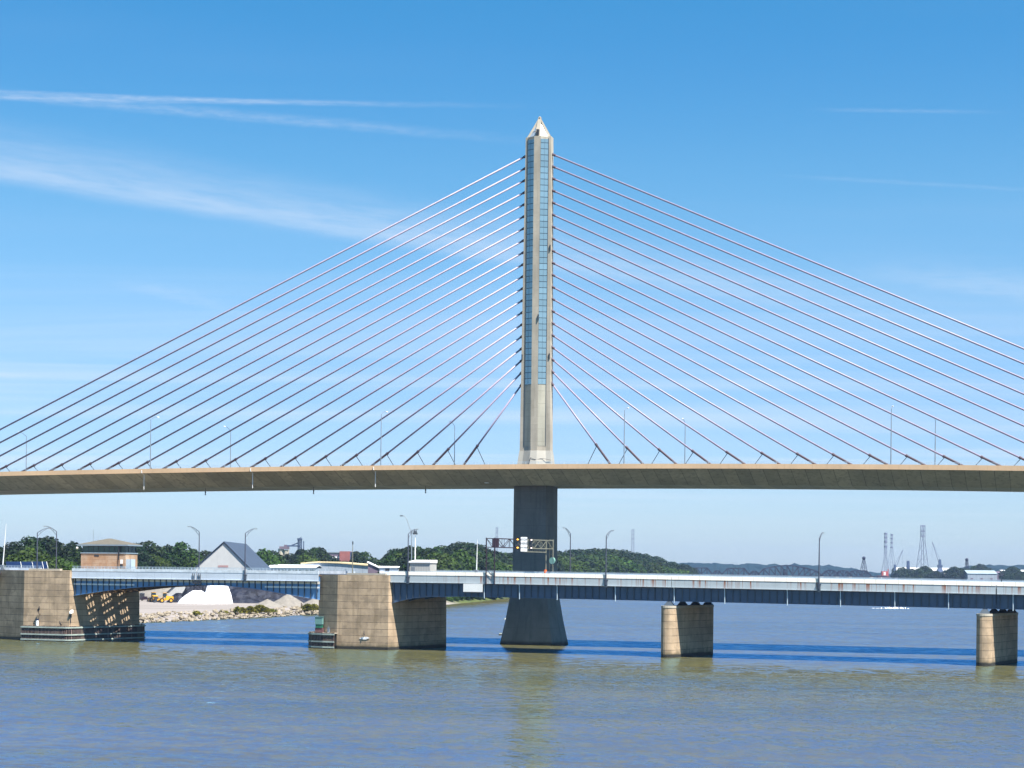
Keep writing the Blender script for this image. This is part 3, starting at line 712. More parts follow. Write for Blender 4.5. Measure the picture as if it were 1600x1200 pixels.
    # fenders: planked walls with walers
    def fender(path, z0, z1, par, gap):
        f = MB()
        for (a, b) in zip(path[:-1], path[1:]):
            a, b = Vector((*a, 0)), Vector((*b, 0)); d = (b-a).normalized(); n = Vector((d.y, -d.x, 0)); k = int((b-a).length/.42)
            for i in range(k):
                p = a+(b-a)*((i+.5)/k)
                f.hexa([p+d*u*.17+n*(v*.15)+Vector((0, 0, zz)) for zz in (z0, z1+rnd.uniform(-.06, .03)) for u, v in ((-1, -1), (1, -1), (1, 1), (-1, 1))])
        fo = f.build('fender', 'timber', par)
        wl = MB()
        for z, hh in ((z1-.35, .32), (z0+(z1-z0)*.52, .3), (.35, .3)):
            for (a, b) in zip(path[:-1], path[1:]):
                a, b = Vector((*a, z)), Vector((*b, z)); d = (b-a).normalized(); n = Vector((d.y, -d.x, 0))
                wl.bar(a+n*.24-d*.1, b+n*.24+d*.1, .16, hh)
        wl.build('waler', 'waler', fo)
        dk = MB()
        inn = [Vector((*p, 0)) for p in path]
        for (a, b) in zip(inn[:-1], inn[1:]):
            d = (b-a).normalized(); n = Vector((d.y, -d.x, 0))
            dk.hexa([q+Vector((0, 0, z)) for z in (z1-.2, z1-.06) for q in (a-n*.2, b-n*.2, b-n*gap, a-n*gap)])
        dk.build('fender_deck', 'pier_cap', fo)
    arc = [(R1+.6+1.6*math.sin(t)-1.6, -.7+1.6-1.6*math.cos(t)) for t in frange(0, PI/2, 5)]
    fender([(L1+.1, -.7), (L1+5, -.75)]+arc+[(R1+.6+23*SKEW, 23.2), (R1-.8+23*SKEW, 24)], -.6, 3.55, P1, .55)
    fender([(L2-7.4, 7), (L2-7.9, 3.6), (L2-7.2, 1.5), (L2-5.6, -.1), (L2-2.6, -1.1), (L2+.05, -1.3)], -.6, 3.5, P2, 2.0)
    return R, P1, P2, (L1, R1, L2, R2)
RD, P1, P2, (L1, R1, L2, R2) = drawbridge()

def small_pier_things():
    # green light box on the fender of the middle pier
    x, y = L2-4.6, .9
    t = thing('signal_cabinet', 'teal cabinet with dark green base on the fender of the middle pier', 'cabinet', DB.to(x, y, 3.45), -DB.a)
    MB().box(-.9, .9, -.1, .6, 0, 1.0).build('plinth', 'rusthull', t)
    MB().box(-.75, .75, -.2, .5, 1.0, 1.75).build('lower_box', 'green', t)
    MB().box(-.85, .85, -.3, .5, 1.76, 3.3).box(-.95, .95, -.38, .55, 3.3, 3.42).build('lamp_box', 'teal', t)
    t = thing('electrical_box', 'small pale box beside the teal cabinet', 'box', DB.to(L2-2.0, .3, 3.35), -DB.a)
    MB().box(-.25, .25, -.2, .2, 0, 1.1).box(-.3, .3, -.25, .25, 1.1, 1.18).build('box', 'grey', t); MB().bar((.1, -.3, 0), (.1, -.3, 1.6), .06).build('conduit', 'grey', t)
    t = thing('navigation_light', 'white blue topped marker light on the left pier fender', 'marker light', DB.to(L1+4.1, -.45, 3.5), -DB.a)
    MB().tube((0, 0, 0), (0, 0, 1.3), .32, 10).build('post', 'white', t); MB().tube((0, 0, 1.3), (0, 0, 1.62), .36, 10).build('cap', 'solar', t)
    # pipe stub and white splash on the middle pier
    t = thing('drain_stub', 'dark drain stub on the face of the middle pier above a white stain', 'drain pipe', DB.to(-.7, -.02, 3.2), -DB.a)
    MB().path([(0, 0, 0), (0, -.35, .05), (.05, -.4, .9)], [.09, .09, .06], 6).build('pipe', 'dark', t)
    MB().loft([[(x*1.2, -.03, z*.28-.75+x*.05) for x, z in ((-1, .1), (-.3, 1), (.6, .8), (1, 0), (.3, -1), (-.6, -.7))], [(x*1.2, .03, z*.28-.75+x*.05) for x, z in ((-1, .1), (-.3, 1), (.6, .8), (1, 0), (.3, -1), (-.6, -.7))]]).build('stain', 'salt', t)
    t = thing('flood_light', 'white flood light on a bracket at the right corner of the left pier', 'flood light', DB.to(R1, .4, 6.4), -DB.a)
    MB().bar((-.1, 0, -.2), (.5, -.3, .1), .1).bar((.1, -.1, -.2), (.2, -.1, -2.2), .12).build('bracket', 'dark', t); MB().loft([[(.2, -.7, .0), (.6, -.7, 0), (.6, -.7, .4), (.2, -.7, .4)], [(.1, .2, .2), (.7, .2, .2), (.7, .2, .9), (.1, .2, .9)]]).build('lamp_housing', 'white', t)
    # cormorants
    def bird(loc, rz, label, s=1.):
        b = MB().path([(0, .32, .12), (0, .15, .3), (0, -.02, .52), (0, -.1, .72), (0, -.07, .86), (0, -.12, .95), (0, -.28, .96)], [.03, .1, .15, .1, .055, .06, .015], 8)
        b.path([(.05, .05, .35), (.05, .02, .0)], .025, 5).path([(-.05, .05, .35), (-.05, .02, .0)], .025, 5)
        b.loft([[(sx*.16, .05, .62), (sx*.18, .12, .45), (sx*.1, .34, .2), (sx*.13, .1, .4)] for sx in (1, .8)]).loft([[(sx*.16, .05, .62), (sx*.18, .12, .45), (sx*.1, .34, .2), (sx*.13, .1, .4)] for sx in (-1, -.8)])
        o = b.build('cormorant', 'bird', None, True); o.location = loc; o.rotation_euler = (0, 0, rz); o.scale = (s, s, s)
        return tag(o, label, 'bird', 'cormorants on the pier')
    t = thing('perch_pipe', 'short pipe sticking out of the left pier wall', 'pipe', DB.to(L1+4.5, 0.03, 6.2), -DB.a)
    MB().path([(0, .1, 0), (0, -.5, 0), (0, -.5, .35)], .07, 6).build('pipe', 'dark', t)
    bird(DB.to(L1+4.5, -.5, 6.5), 1.1-DB.a, 'black cormorant perched high on the wall pipe of the left pier', 1.5)
    bird(DB.to(L1+3.1, -.35, 3.5), .3-DB.a, 'small black cormorant left of the blue topped marker light', .9)
    bird(DB.to(L1+10.2, -.4, 3.5), -.6-DB.a, 'black cormorant standing on the fender right of the marker light', 1.15)
    bird(DB.to(R1+.3+23*SKEW, 23.2, 3.5), 2.-DB.a, 'black cormorant at the far right end of the left fender', 1.2)
small_pier_things()

def bridge_lamps():
    p, a, h = lamp_mesh(10.2, 4.6, 1.15, .16)
    proto = thing('street_lamp', 'x', 'street lamp', group='street lamps on the drawbridge')
    p.build('pole', 'polegrey', proto); a.build('arm', 'polegrey', proto); h.build('lamp_head', 'grey', proto)
    br = MB().box(-.3, .3, -.05, .3, -.5, .9).box(-.42, .42, -.1, .3, .9, 1.1).build('bracket', 'stiff', proto)
    first = True
    items = [(58, YF-.25, 0, 'near side drawbridge lamp whose arm meets another, over the left pier'), (383, YF-.25, 0, 'drawbridge lamp on the near side in front of the barn roof'),
             (637.6, YF-.25, 0, 'dark drawbridge lamp by the grey shed, arm to the right'), (947, YF-.25, 0, 'near side drawbridge lamp right of the pylon pier'), (1280, YF-.25, 0, 'near side drawbridge lamp at the right, before the truss bridge'),
             (88, YB+.25, PI, 'far side drawbridge lamp left of the control house, arm to the left'), (311, YB+.25, PI, 'far side drawbridge lamp left of the barn gable, arm to the left'), (891, YB+.25, PI, 'far side drawbridge lamp just right of the pylon pier, arm to the left')]
    for px, y, fl, lab in items:
        x = DB.x_at(px, y, 870); z = zf(x)+(.15 if fl == 0 else .9)
        loc = DB.to(x, y, z)
        if first: o = proto; first = False; o.location = loc; o.rotation_euler = (0, 0, -DB.a+fl); o['label'] = lab
        else: dup(proto, loc, -DB.a+fl, lab)
    # tall davit lamp and camera mast behind the shed
    x = DB.x_at(643, YB+1, 870); loc = DB.to(x, YB+1, 15.9)
    t = thing('street_lamp', 'tallest lamp behind the grey shed with slanted davit arm to the left', 'street lamp', loc, -DB.a)
    MB().path([(0, 0, 0), (0, 0, 10.6)], [.14, .1], 8).build('pole', 'grey', t)
    MB().path([(0, 0, 9.6), (-.7, 0, 11.4), (-1.3, 0, 13.1), (-1.9, 0, 13.7), (-2.4, 0, 13.75)], .07, 6).build('arm', 'grey', t)
    MB().box(-2.9, -2.2, -.18, .18, 13.6, 13.8).build('lamp_head', 'dark', t)
    x = DB.x_at(648.5, YB+1.5, 870); loc = DB.to(x, YB+1.5, 15.9)
    t = thing('camera_mast', 'white mast behind the grey shed topped with a cluster of cameras', 'mast', loc, -DB.a)
    MB().path([(0, 0, 0), (0, 0, 4), (0, 0, 9.6)], [.2, .17, .09], 8).build('mast', 'white', t)
    cl = MB()
    for k in range(5): cl.box(-.5+.2*k, -.36+.2*k, -.25, .25, 9.5+(k % 2)*.4, 9.9+(k % 2)*.5)
    cl.bar((-.6, 0, 9.6), (.6, 0, 9.6), .1).bar((-.3, 0, 9.5), (-.2, 0, 10.8), .05).bar((.3, 0, 9.5), (.35, 0, 10.6), .05).build('camera', 'dark', t)
    x = DB.x_at(551, YB-1, 870); loc = DB.to(x, YB-1, 15.9)
    t = thing('antenna_mast', 'thin pale mast with dark tip standing behind the middle pier', 'mast', loc, -DB.a)
    MB().path([(0, 0, 0), (0, 0, 5), (0, 0, 7.2)], [.13, .1, .07], 6).build('pole', 'yellowgrey', t); MB().tube((0, 0, 7.1), (0, 0, 7.8), .15, 6).build('antenna', 'dark', t)
    # raised barrier gates
    def gate(px, y, h, lean, lab, up=True):
        x = DB.x_at(px, y, 880); t = thing('barrier_gate', lab, 'barrier gate', DB.to(x, y, 16.0), -DB.a, 'raised barrier gates')
        MB().box(-.35, .35, -.3, .3, 0, 1.5).build('gate_housing', 'grey', t)
        MB().path([(0, 0, .8), (lean*.45, 0, h*.45), (lean, 0, h)], [.16, .12, .05], 6).build('gate_arm', 'white', t)
        cw = MB()
        for sx in (-.4, .4): cw.bar((sx*.5, 0, 1.2), (sx, 0, 0.4), .25)
        cw.bar((-.6, .1, .3), (.6, .1, .3), .3).build('counterweight', 'grey', t)
    gate(744.5, YB-2, 8.2, .15, 'raised white barrier arm left of the signal gantry')
    gate(4, YB-2, 11.5, .9, 'raised white barrier arm leaning at the far left edge')
bridge_lamps()

def shed_on_bridge():
    y0 = YB-4; x0 = DB.x_at(640, y0, 885); x1 = DB.x_at(672, y0, 885)
    t = thing('equipment_shed', 'small grey corrugated shed with white roof on the drawbridge', 'shed', DB.to((x0+x1)/2, y0, 15.9), -DB.a)
    h = (x1-x0)/2
    MB().box(-h, h, 0, 4, 0, 3.0).build('wall', 'shedgrey', t)
    MB().hexa([(-h-.15, -.2, 3.0), (h+.15, -.2, 3.0), (h+.15, 4.2, 3.0), (-h-.15, 4.2, 3.0), (-h-.15, -.2, 3.35), (h+.15, -.2, 3.35), (h+.15, 4.2, 3.7), (-h-.15, 4.2, 3.7)]).build('roof', 'white', t)
    MB().box(-h+.4, -h+1.3, -.05, 0, .05, 2.1).build('door', 'grey', t)
shed_on_bridge()

def gantry():
    xa = DB.x_at(760, YF-.2, 870); xb = DB.x_at(773, YF-.2, 870); W0 = xb-xa
    ya = YF-.3
    yb = YB+1.
    # direction of the span: from the near posts to the far posts, seen at columns 853-862
    xf = DB.x_at(853, yb, 870)
    root = DB.to(xa, ya, 0); far = DB.to(xf, yb, 0); d = far-root; L = d.length
    ang = math.atan2(d.y, d.x)-PI/2                     # local y runs along the truss
    t = thing('signal_gantry', 'steel truss gantry over the drawbridge carrying two signals and a white sign', 'gantry', (root.x, root.y, 14.4), ang)
    # local x of the second posts so that they sit along the fascia
    o2 = DB.to(xb, ya, 0)-root; R_ = Matrix.Rotation(-ang, 3, 'Z'); o2 = R_ @ o2
    Z1, Z0 = 9.75, 7.9
    for nm, mat, bx in (('post', 'maroon', 0), ('far_post', 'yellowgrey', L)):
        for ox in (Vector((0, bx, 0)), Vector((o2.x, bx+o2.y*(1 if bx == 0 else .3), 0))):
            MB().tube(ox+Vector((0, 0, 0 if bx == 0 else 1.2)), ox+Vector((0, 0, Z1+.15)), .13, 8).build(nm, mat, t)
    n = 15
    for side, (cx, cy) in (('near', (0, 0)), ('far', (o2.x, o2.y))):
        for lo, hi, mat in ((0, .48, 'maroon'), (.48, 1, 'yellowgrey')):
            c = MB(); y0, y1 = cy+(L-cy)*lo, cy+(L-cy)*hi
            for z in (Z0, Z1): c.bar((cx, y0, z), (cx, y1, z), .16)
            k = max(3, int((y1-y0)/2.1)); ys = frange(y0, y1, k)
            for i in range(k):
                c.bar((cx, ys[i], Z0 if i % 2 else Z1), (cx, ys[i+1], Z1 if i % 2 else Z0), .09); c.bar((cx, ys[i], Z0), (cx, ys[i], Z1), .07)
            c.build('truss_chord', mat, t)
    b = MB()
    for i, y in enumerate(frange(0, L, 14)):
        yy = o2.y*(1-y/L)
        for z in (Z0, Z1): b.bar((0, y, z), (o2.x, y+yy, z), .09)
    b.bar((0, 0, 3.2), (o2.x, o2.y, 1.6), .07).bar((0, 0, 5.0), (o2.x, o2.y, 2.4), .05).bar((0, 0, Z1), (o2.x, o2.y, Z0), .07).build('cross_brace', 'maroon', t)
    # walkway and ladder at the far end
    k = MB(); k.bar((0, L*.62, Z0-.75), (0, L, Z0-.75), .12, .18).bar((-.7, L*.62, Z0-.75), (-.7, L, Z0-.75), .1, .1)
    for y in frange(L*.62, L, 10): k.bar((0, y, Z0-.75), (-.7, y, Z0-.75), .06); k.bar((-.7, y, Z0-.75), (-.7, y, Z0+.2), .05)
    k.build('walkway', 'yellowgrey', t)
    ld = MB(); 
    for sx in (.6, 1.6): ld.bar((sx, L+.5, 2.4), (sx, L+.5, Z1+.3), .08)
    for z in frange(2.6, Z1+.2, 9): ld.bar((.6, L+.5, z), (1.6, L+.5, z), .06)
    ld.build('ladder', 'yellowgrey', t)
    MB().tube((1.6, L+.3, 5.3), (1.6, L+.05, 5.3), .75, 12).build('round_sign_back', 'lagoon', t)
    # plate high on the near truss
    MB().box(-.06, .06, L*.10, L*.20, Z0+.05, Z1-.02).build('plate', 'maroon', t)
    # local viewer direction
    vd = (R_ @ Vector((0, -1, 0)))
    u = Vector((-vd.y, vd.x, 0)); u = u if (Matrix.Rotation(ang, 3, 'Z') @ u).x > 0 else -u
    def px_of(v):
        g_ = Matrix.Rotation(ang, 3, 'Z') @ Vector(v); g_ += Vector((root.x, root.y, 14.4)); z_ = g_.z-CH
        return 800+F*(g_.x*CR+z_*SR)/g_.y
    def y_at(px):
        lo_, hi_ = -5., L+5
        for _ in range(40):
            m_ = (lo_+hi_)/2; v = Vector((o2.x, m_, 8.8))+vd*.8
            if px_of(v) < px: lo_ = m_
            else: hi_ = m_
        return lo_
    def facing(y, z0, z1, wd, th, off):                 # panel facing up the road, here roughly the viewer
        c = Vector((o2.x, y, 0))+vd*off
        return [c-u*wd/2+Vector((0, 0, z0)), c+u*wd/2+Vector((0, 0, z0)), c+u*wd/2-vd*th+Vector((0, 0, z0)), c-u*wd/2-vd*th+Vector((0, 0, z0)),
                c-u*wd/2+Vector((0, 0, z1)), c+u*wd/2+Vector((0, 0, z1)), c+u*wd/2-vd*th+Vector((0, 0, z1)), c-u*wd/2-vd*th+Vector((0, 0, z1))], c
    for px, mat, lab in ((808, 'amber', 'signal head with amber lamps'), (829.5, 'lens', 'signal head with pale lamps')):
        y = y_at(px)
        pts, c = facing(y, Z0-.55, Z1+.35, .62, .3, .8)
        sg = MB().hexa(pts)
        for z in (Z0-.02, Z1-.12): sg.bar(c+Vector((0, 0, z))-vd*.35, Vector((o2.x, y, z)), .1)
        sg = sg.build('signal_head', 'dark', t); sg['label'] = lab
        for z in (Z0-.02, Z1-.12):
            cc = c+Vector((0, 0, z))+u*.12
            MB().tube(cc+vd*.02, cc+vd*.06, .2, 12).build('lens', mat, sg)
            MB().path([cc+vd*.02+Vector((0, 0, .05)), cc+vd*.3+Vector((0, 0, .16))], [.3, .27], 10, False).build('visor', 'dark', sg)
    y = y_at(818.7)
    pts, c = facing(y, Z0-.75, Z1+.5, 1.42, .06, 1.0)
    sb = MB().hexa(pts).build('sign_board', 'white', t)
    ml = MB()
    for z in (Z0, Z1): ml.bar(c-vd*.07+Vector((0, 0, z)), Vector((o2.x, y, z)), .1)
    ml.build('sign_bracket', 'grey', sb)
    rot = math.atan2(u.y, u.x)
    for i, wd in enumerate(('STOP', 'HERE', 'ON RED')):
        cu = bpy.data.curves.new('lettering', 'FONT'); cu.body = wd; cu.align_x = 'CENTER'; cu.size = .62 if i < 2 else .4; cu.extrude = .01
        tmp = bpy.data.objects.new('lettering', cu); C.objects.link(tmp)
        dg = bpy.context.evaluated_depsgraph_get(); me = bpy.data.meshes.new_from_object(tmp.evaluated_get(dg)); bpy.data.objects.remove(tmp)
        me.materials.clear(); me.materials.append(M['ink'])
        o = bpy.data.objects.new('lettering', me); C.objects.link(o); o.parent = sb
        o.location = c+vd*.02+Vector((0, 0, Z1-.25-i*.82)); o.rotation_euler = (PI/2, 0, rot)
    # orange barrel at the foot of the ladder
    cc = Matrix.Rotation(ang, 3, 'Z') @ Vector((.3, L-.6, 0))
    q = thing('traffic_barrel', 'orange traffic barrel at the far foot of the signal gantry', 'traffic barrel', (root.x+cc.x, root.y+cc.y, 16.3), 0)
    MB().path([(0, 0, 0), (0, 0, .5), (0, 0, 1.0), (0, 0, 1.4)], [.42, .38, .34, .28], 12).build('barrel', 'orange', q); MB().path([(0, 0, 0), (0, 0, -.35)], .4, 10).build('base', 'dark', q)
gantry()

def control_house():
    y0 = YB+.7
    px0, px1 = 126.5, 196
    x0 = DB.x_at(px0, y0, 870); x1 = DB.x_at(px1, y0, 870); w2 = (x1-x0)/2; dp = 5.5
    t = thing('bridge_control_house', 'tan clad bridge control house with window band and hipped grey roof', 'building', DB.to((x0+x1)/2, y0, 12.), -DB.a)
    def z(py): return W(160, py, DB.to((x0+x1)/2, y0).y).z-12
    zs, ze, zt_, ap = z(865), z(856.5), z(851.5), z(841)
    MB().box(-w2, w2, 0, dp, -12, zs).build('wall', 'brick', t)
    MB().box(-w2-.12, w2+.12, -.12, dp+.12, zs+.01, zs+.28).build('sill', 'trim', t)
    wn = MB().box(-w2+.35, w2-.35, .35, dp-.35, zs+.28, zt_-.3).build('window', 'winglass', t)
    fr = MB()
    for k in range(9):
        x = -w2+.3+(2*w2-.6)*k/8; fr.box(x-.06, x+.06, .27, .34, zs+.28, zt_-.25)
    for k in range(4):
        y = .3+(dp-.6)*k/3; fr.box(w2-.34, w2-.27, y-.06, y+.06, zs+.28, zt_-.25)
    for zz in (zs+.3, zt_-.36): fr.box(-w2+.2, w2-.2, .25, .36, zz, zz+.1).box(w2-.36, w2-.25, .2, dp-.3, zz, zz+.1)
    fr.build('window_frame', 'dark', wn)
    MB().box(-w2-.9, w2+.9, -.45, dp+.9, zt_-.2, zt_+.12).build('eaves', 'trim', t)
    q = MB(); cx = w2*.2
    a = [(-w2-.85, -.42, zt_+.13), (w2+.85, -.42, zt_+.13), (w2+.85, dp+.85, zt_+.13), (-w2-.85, dp+.85, zt_+.13), (-.3, dp/2, ap), (.5, dp/2, ap)]
    q.add(a, [(0, 1, 5, 4), (1, 2, 5), (2, 3, 4, 5), (3, 0, 4), (0, 3, 2, 1)]).build('roof', 'shingle', t)
    MB().box(-w2+3.7, -w2+5, -.04, .02, zs-.75, zs-.3).build('vent', 'dark', t)
    MB().bar((w2-1.9, -.15, zs+1.9), (w2-1.9, -.15, 0), .08).bar((w2-1.7, -.2, zs+2), (w2-1.7, -.2, zs-1.5), .16).build('down_pipe', 'dark', t)
    MB().box(w2-1.4, w2-.7, -.08, .02, zs-2.4, zs-1.4).build('notice', 'white', t); MB().box(w2-1.45, w2-.7, -.07, .02, zs-3.2, zs-2.6).build('panel', 'dark', t)
    MB().box(w2+.02, w2+1.5, .2, 2, zs-4, zs-1.3).bar((w2+1.45, .2, zs-4.5), (w2+1.45, .2, zs-1.2), .12).build('stair_guard', 'rail', t)
    MB().tube((-w2+1.7, dp/2, zt_), (-w2+1.7, dp/2, zt_+3.8), .04, 5).tube((-w2+3., dp/2, zt_), (-w2+3., dp/2, zt_+2.2), .03, 5).build('aerial', 'grey', t)
    MB().sphere((-w2-.8, -.5, zt_-.75), .28).build('flood_light', 'white', t)
control_house()

# ------------------------------------------------------------------ trees
def crown_mesh(name, seed, h, r, mat, n=5200, lobes=15, leaf=.75, low=.22, tall=False):
    g = random.Random(seed); L = []
    for i in range(lobes):
        u = i/(lobes-1) if lobes > 1 else .5
        z = h*(low+(.88-low)*u); k = math.sin(PI*min(1, .18+.74*(1-abs(u-.42)/.62)*.8+.05))
        rr = r*(.95 if not tall else .8)*max(.25, math.sin(PI*(.12+.80*u))**.8)
        a = g.uniform(0, 2*PI); d = rr*g.uniform(.25, .72)
        L.append((Vector((d*math.cos(a), d*math.sin(a), z)), rr*g.uniform(.42, .68)))
    L.append((Vector((0, 0, h*.55)), r*.62)); L.append((Vector((0, 0, h*.82)), r*.42))
    v = []; f = []
    tot = sum(q[1]**2 for q in L)
    for c, q in L:
        for _ in range(int(n*q*q/tot)):
            d = Vector((g.gauss(0, 1), g.gauss(0, 1), g.gauss(0, 1)+.15)).normalized()
            p = c+d*q*(1-.28*g.random()**2)*g.uniform(.9, 1.08); p.z = max(p.z, h*low*.5)
            nn = (d+Vector((g.uniform(-.9, .9), g.uniform(-.9, .9), g.uniform(-.5, .9)))).normalized()
            a = nn.cross(Vector((g.gauss(0, 1), g.gauss(0, 1), g.gauss(0, 1)))).normalized(); b = nn.cross(a)
            s = leaf*g.uniform(.6, 1.35); a *= s; b *= s*g.uniform(.5, .9)
            i = len(v); v += [tuple(p-a), tuple(p+b*.9), tuple(p+a), tuple(p-b*.9)]; f.append((i, i+1, i+2, i+3))
    me = bpy.data.meshes.new(name); me.from_pydata(v, [], f); me.materials.append(M[mat]); return me
def trunk_mesh(seed, h, r):
    g = random.Random(seed); b = MB()
    b.path([(0, 0, -.3), (.1, 0, h*.2), (0, .15, h*.5), (.1, 0, h*.8)], [r*.075+.12, r*.06+.08, r*.04+.06, .05], 8)
    for k in range(6):
        a = k*1.1+g.random(); z = h*(.2+.08*k); e = r*.6
        b.path([(0, 0, z), (e*.5*math.cos(a), e*.5*math.sin(a), z+e*.3), (e*math.cos(a), e*math.sin(a), z+e*.75)], [.18, .12, .04], 6)
    me = bpy.data.meshes.new('trunk'); me.from_pydata(b.v, [], b.f); me.materials.append(M['bark']); return me
CR_ = []
for i, (mat, h, r, lf, low, tall) in enumerate([('leaf_a', 20, 8.5, .62, .16, False), ('leaf_b', 21, 7.5, .6, .14, True), ('leaf_c', 14, 7.0, .55, .12, False), ('leaf_a', 23, 7.0, .6, .12, True), ('leaf_b', 18, 9.0, .66, .14, False), ('leaf_c', 10, 6.0, .5, .08, False)]):
    CR_.append((crown_mesh('crown', 40+i, h, r, mat, 7000, 17, lf, low, tall), trunk_mesh(60+i, h, r), h))
PROT = {}
def tree(kind, px, Y, top_py, label, group, z0=2.3, fat=1.0):
    X = GX(px, Y, 10); ztop = W(px, top_py, Y).z; cm, tm, h = CR_[kind]
    s = (ztop-z0)/(h*.97)
    o = thing('tree', label, 'tree', (X, Y, z0), rnd.uniform(0, 6.28), group)
    c = bpy.data.objects.new('crown', cm); C.objects.link(c); c.parent = o
    t = bpy.data.objects.new('trunk', tm); C.objects.link(t); t.parent = o
    o.scale = (s*fat, s*fat, s)
    return o
g1 = 'trees on the left bank behind the drawbridge'
for kd, px, Y, ty, lab in [
    (1, -6, 760, 853, 'dark tree cut off by the left edge of the picture'), (4, 20, 700, 852, 'dark tree behind the far left barrier arm'),
    (0, 46, 720, 841, 'tallest broad tree left of the two meeting lamps'), (4, 73, 760, 843.5, 'dark gappy tree between the two meeting lamps'),
    (2, 44, 640, 862, 'bright green low tree in front of the tall broad tree'), (2, 62, 640, 866, 'bright low tree under the meeting lamp arms'), (3, 92, 790, 853, 'tall narrow tree right of the meeting lamps'),
    (2, 88, 650, 873, 'bright low bush like tree beside the far side lamp post'), (1, 114, 800, 847, 'pointed dark tree just left of the control house'), (0, 122, 720, 860, 'mid green tree against the control house wall'), (4, 104, 760, 862, 'dark tree in the dip left of the control house'),
    (1, 214, 860, 849, 'tall dark tree just right of the control house'), (4, 229, 890, 850, 'dark broad tree second right of the control house'), (0, 248, 900, 857, 'mid green tree in the dip right of the control house'),
    (1, 262, 930, 852, 'dark tree peeking behind the broad group left of the barn'), (0, 283, 905, 849.5, 'broad light green tree left of the far side lamp post'), (3, 301, 910, 856, 'narrow tree right behind the far side lamp post left of the barn'),
    (4, 322, 920, 864, 'dark tree behind the left slope of the barn roof'), (2, 238, 880, 869, 'low bright tree at the foot of the trees right of the control house'), (2, 300, 890, 871, 'low bright tree beside the barn gable'), (0, 265, 885, 866, 'rounded tree at the front of the group left of the barn')]:
    tree(kd, px, Y, ty, lab, g1)
g2 = 'trees around the silo and warehouse'
for kd, px, Y, ty, lab in [(2, 412, 1000, 862, 'bright tree rising behind the right barn eave'), (4, 424, 1060, 864, 'dark tree behind the barn roof by the silo'), (2, 434, 1050, 872, 'low bright tree below the silo'),
    (4, 452, 1150, 868, 'dark tree hiding the foot of the silo'), (1, 470, 1200, 858, 'dark tree right below the silo tower'), (0, 482, 1180, 861, 'mid green tree right of the silo tower'), (3, 491, 1250, 854, 'pointed taller tree among those right of the silo'), (1, 500, 1260, 855.5, 'round topped tree nearest the mill building'),
    (0, 504, 1150, 864, 'broad tree left of the mill building'), (2, 475, 1080, 869, 'bright low tree in front of the silo tower trees'), (4, 516, 1150, 871, 'low dark tree in front of the mill building'), (3, 556, 1300, 860, 'narrow tree right behind the thin mast'), (0, 570, 1180, 864, 'round green tree right of the thin mast'), (4, 562, 1150, 872, 'low dark tree between mast and round green tree'),
    (4, 583, 1500, 874, 'small distant tree in the gap before the wood'), (0, 597, 1500, 875, 'small distant tree at the left foot of the wood'), (4, 540, 1120, 879, 'low dark tree below the red mill block')]:
    tree(kd, px, Y, ty, lab, g2)
g3 = 'trees of the wood across the river behind the pylon'
prof = [(606, 866), (615, 858), (640, 854), (655, 857), (690, 855), (705, 858), (720, 850), (735, 853), (745, 852), (760, 857), (775, 862), (790, 864), (808, 861), (870, 863), (890, 862), (910, 860), (935, 859), (960, 861), (985, 865), (1005, 868), (1020, 872), (1035, 876), (1050, 879), (1062, 881), (1075, 884)]
def prof_y(px):
    for (a, p), (b, q) in zip(prof[:-1], prof[1:]):
        if a <= px <= b: return p+(q-p)*(px-a)/(b-a)
    return 884
def shoreY(px):
    pts = [(600, 760), (697, 900), (750, 1000), (790, 1120), (850, 1320), (950, 1520), (1060, 1780), (1080, 2000)]
    for (a, p), (b, q) in zip(pts[:-1], pts[1:]):
        if px <= b: return p+(q-p)*(px-a)/(b-a)
    return 2000
for row, (dY, dy, step) in enumerate(((150, 0, 11.), (75, 5, 12.), (28, 12, 13.))):
    px = 606+row*4
    while px < 1078:
        Y = max(880, shoreY(px))+dY
        if True:
            lab = ('leafy tree on the skyline of the wood behind the pylon', 'mid height leafy tree within the wood behind the pylon', 'low leafy tree at the water edge of the wood')[row]
            tree(rnd.choice((0, 1, 3, 4, 0, 4)) if row < 2 else rnd.choice((2, 0, 2, 4, 5)), px+rnd.uniform(-2, 2), Y+rnd.uniform(-15, 15), prof_y(px)+dy+rnd.uniform(-1.2, 2.2), lab, g3, fat=rnd.uniform(.95, 1.25)*(1.25 if Y > 1400 else 1))
        px += step*(1+ (0 if px < 850 else -.3))
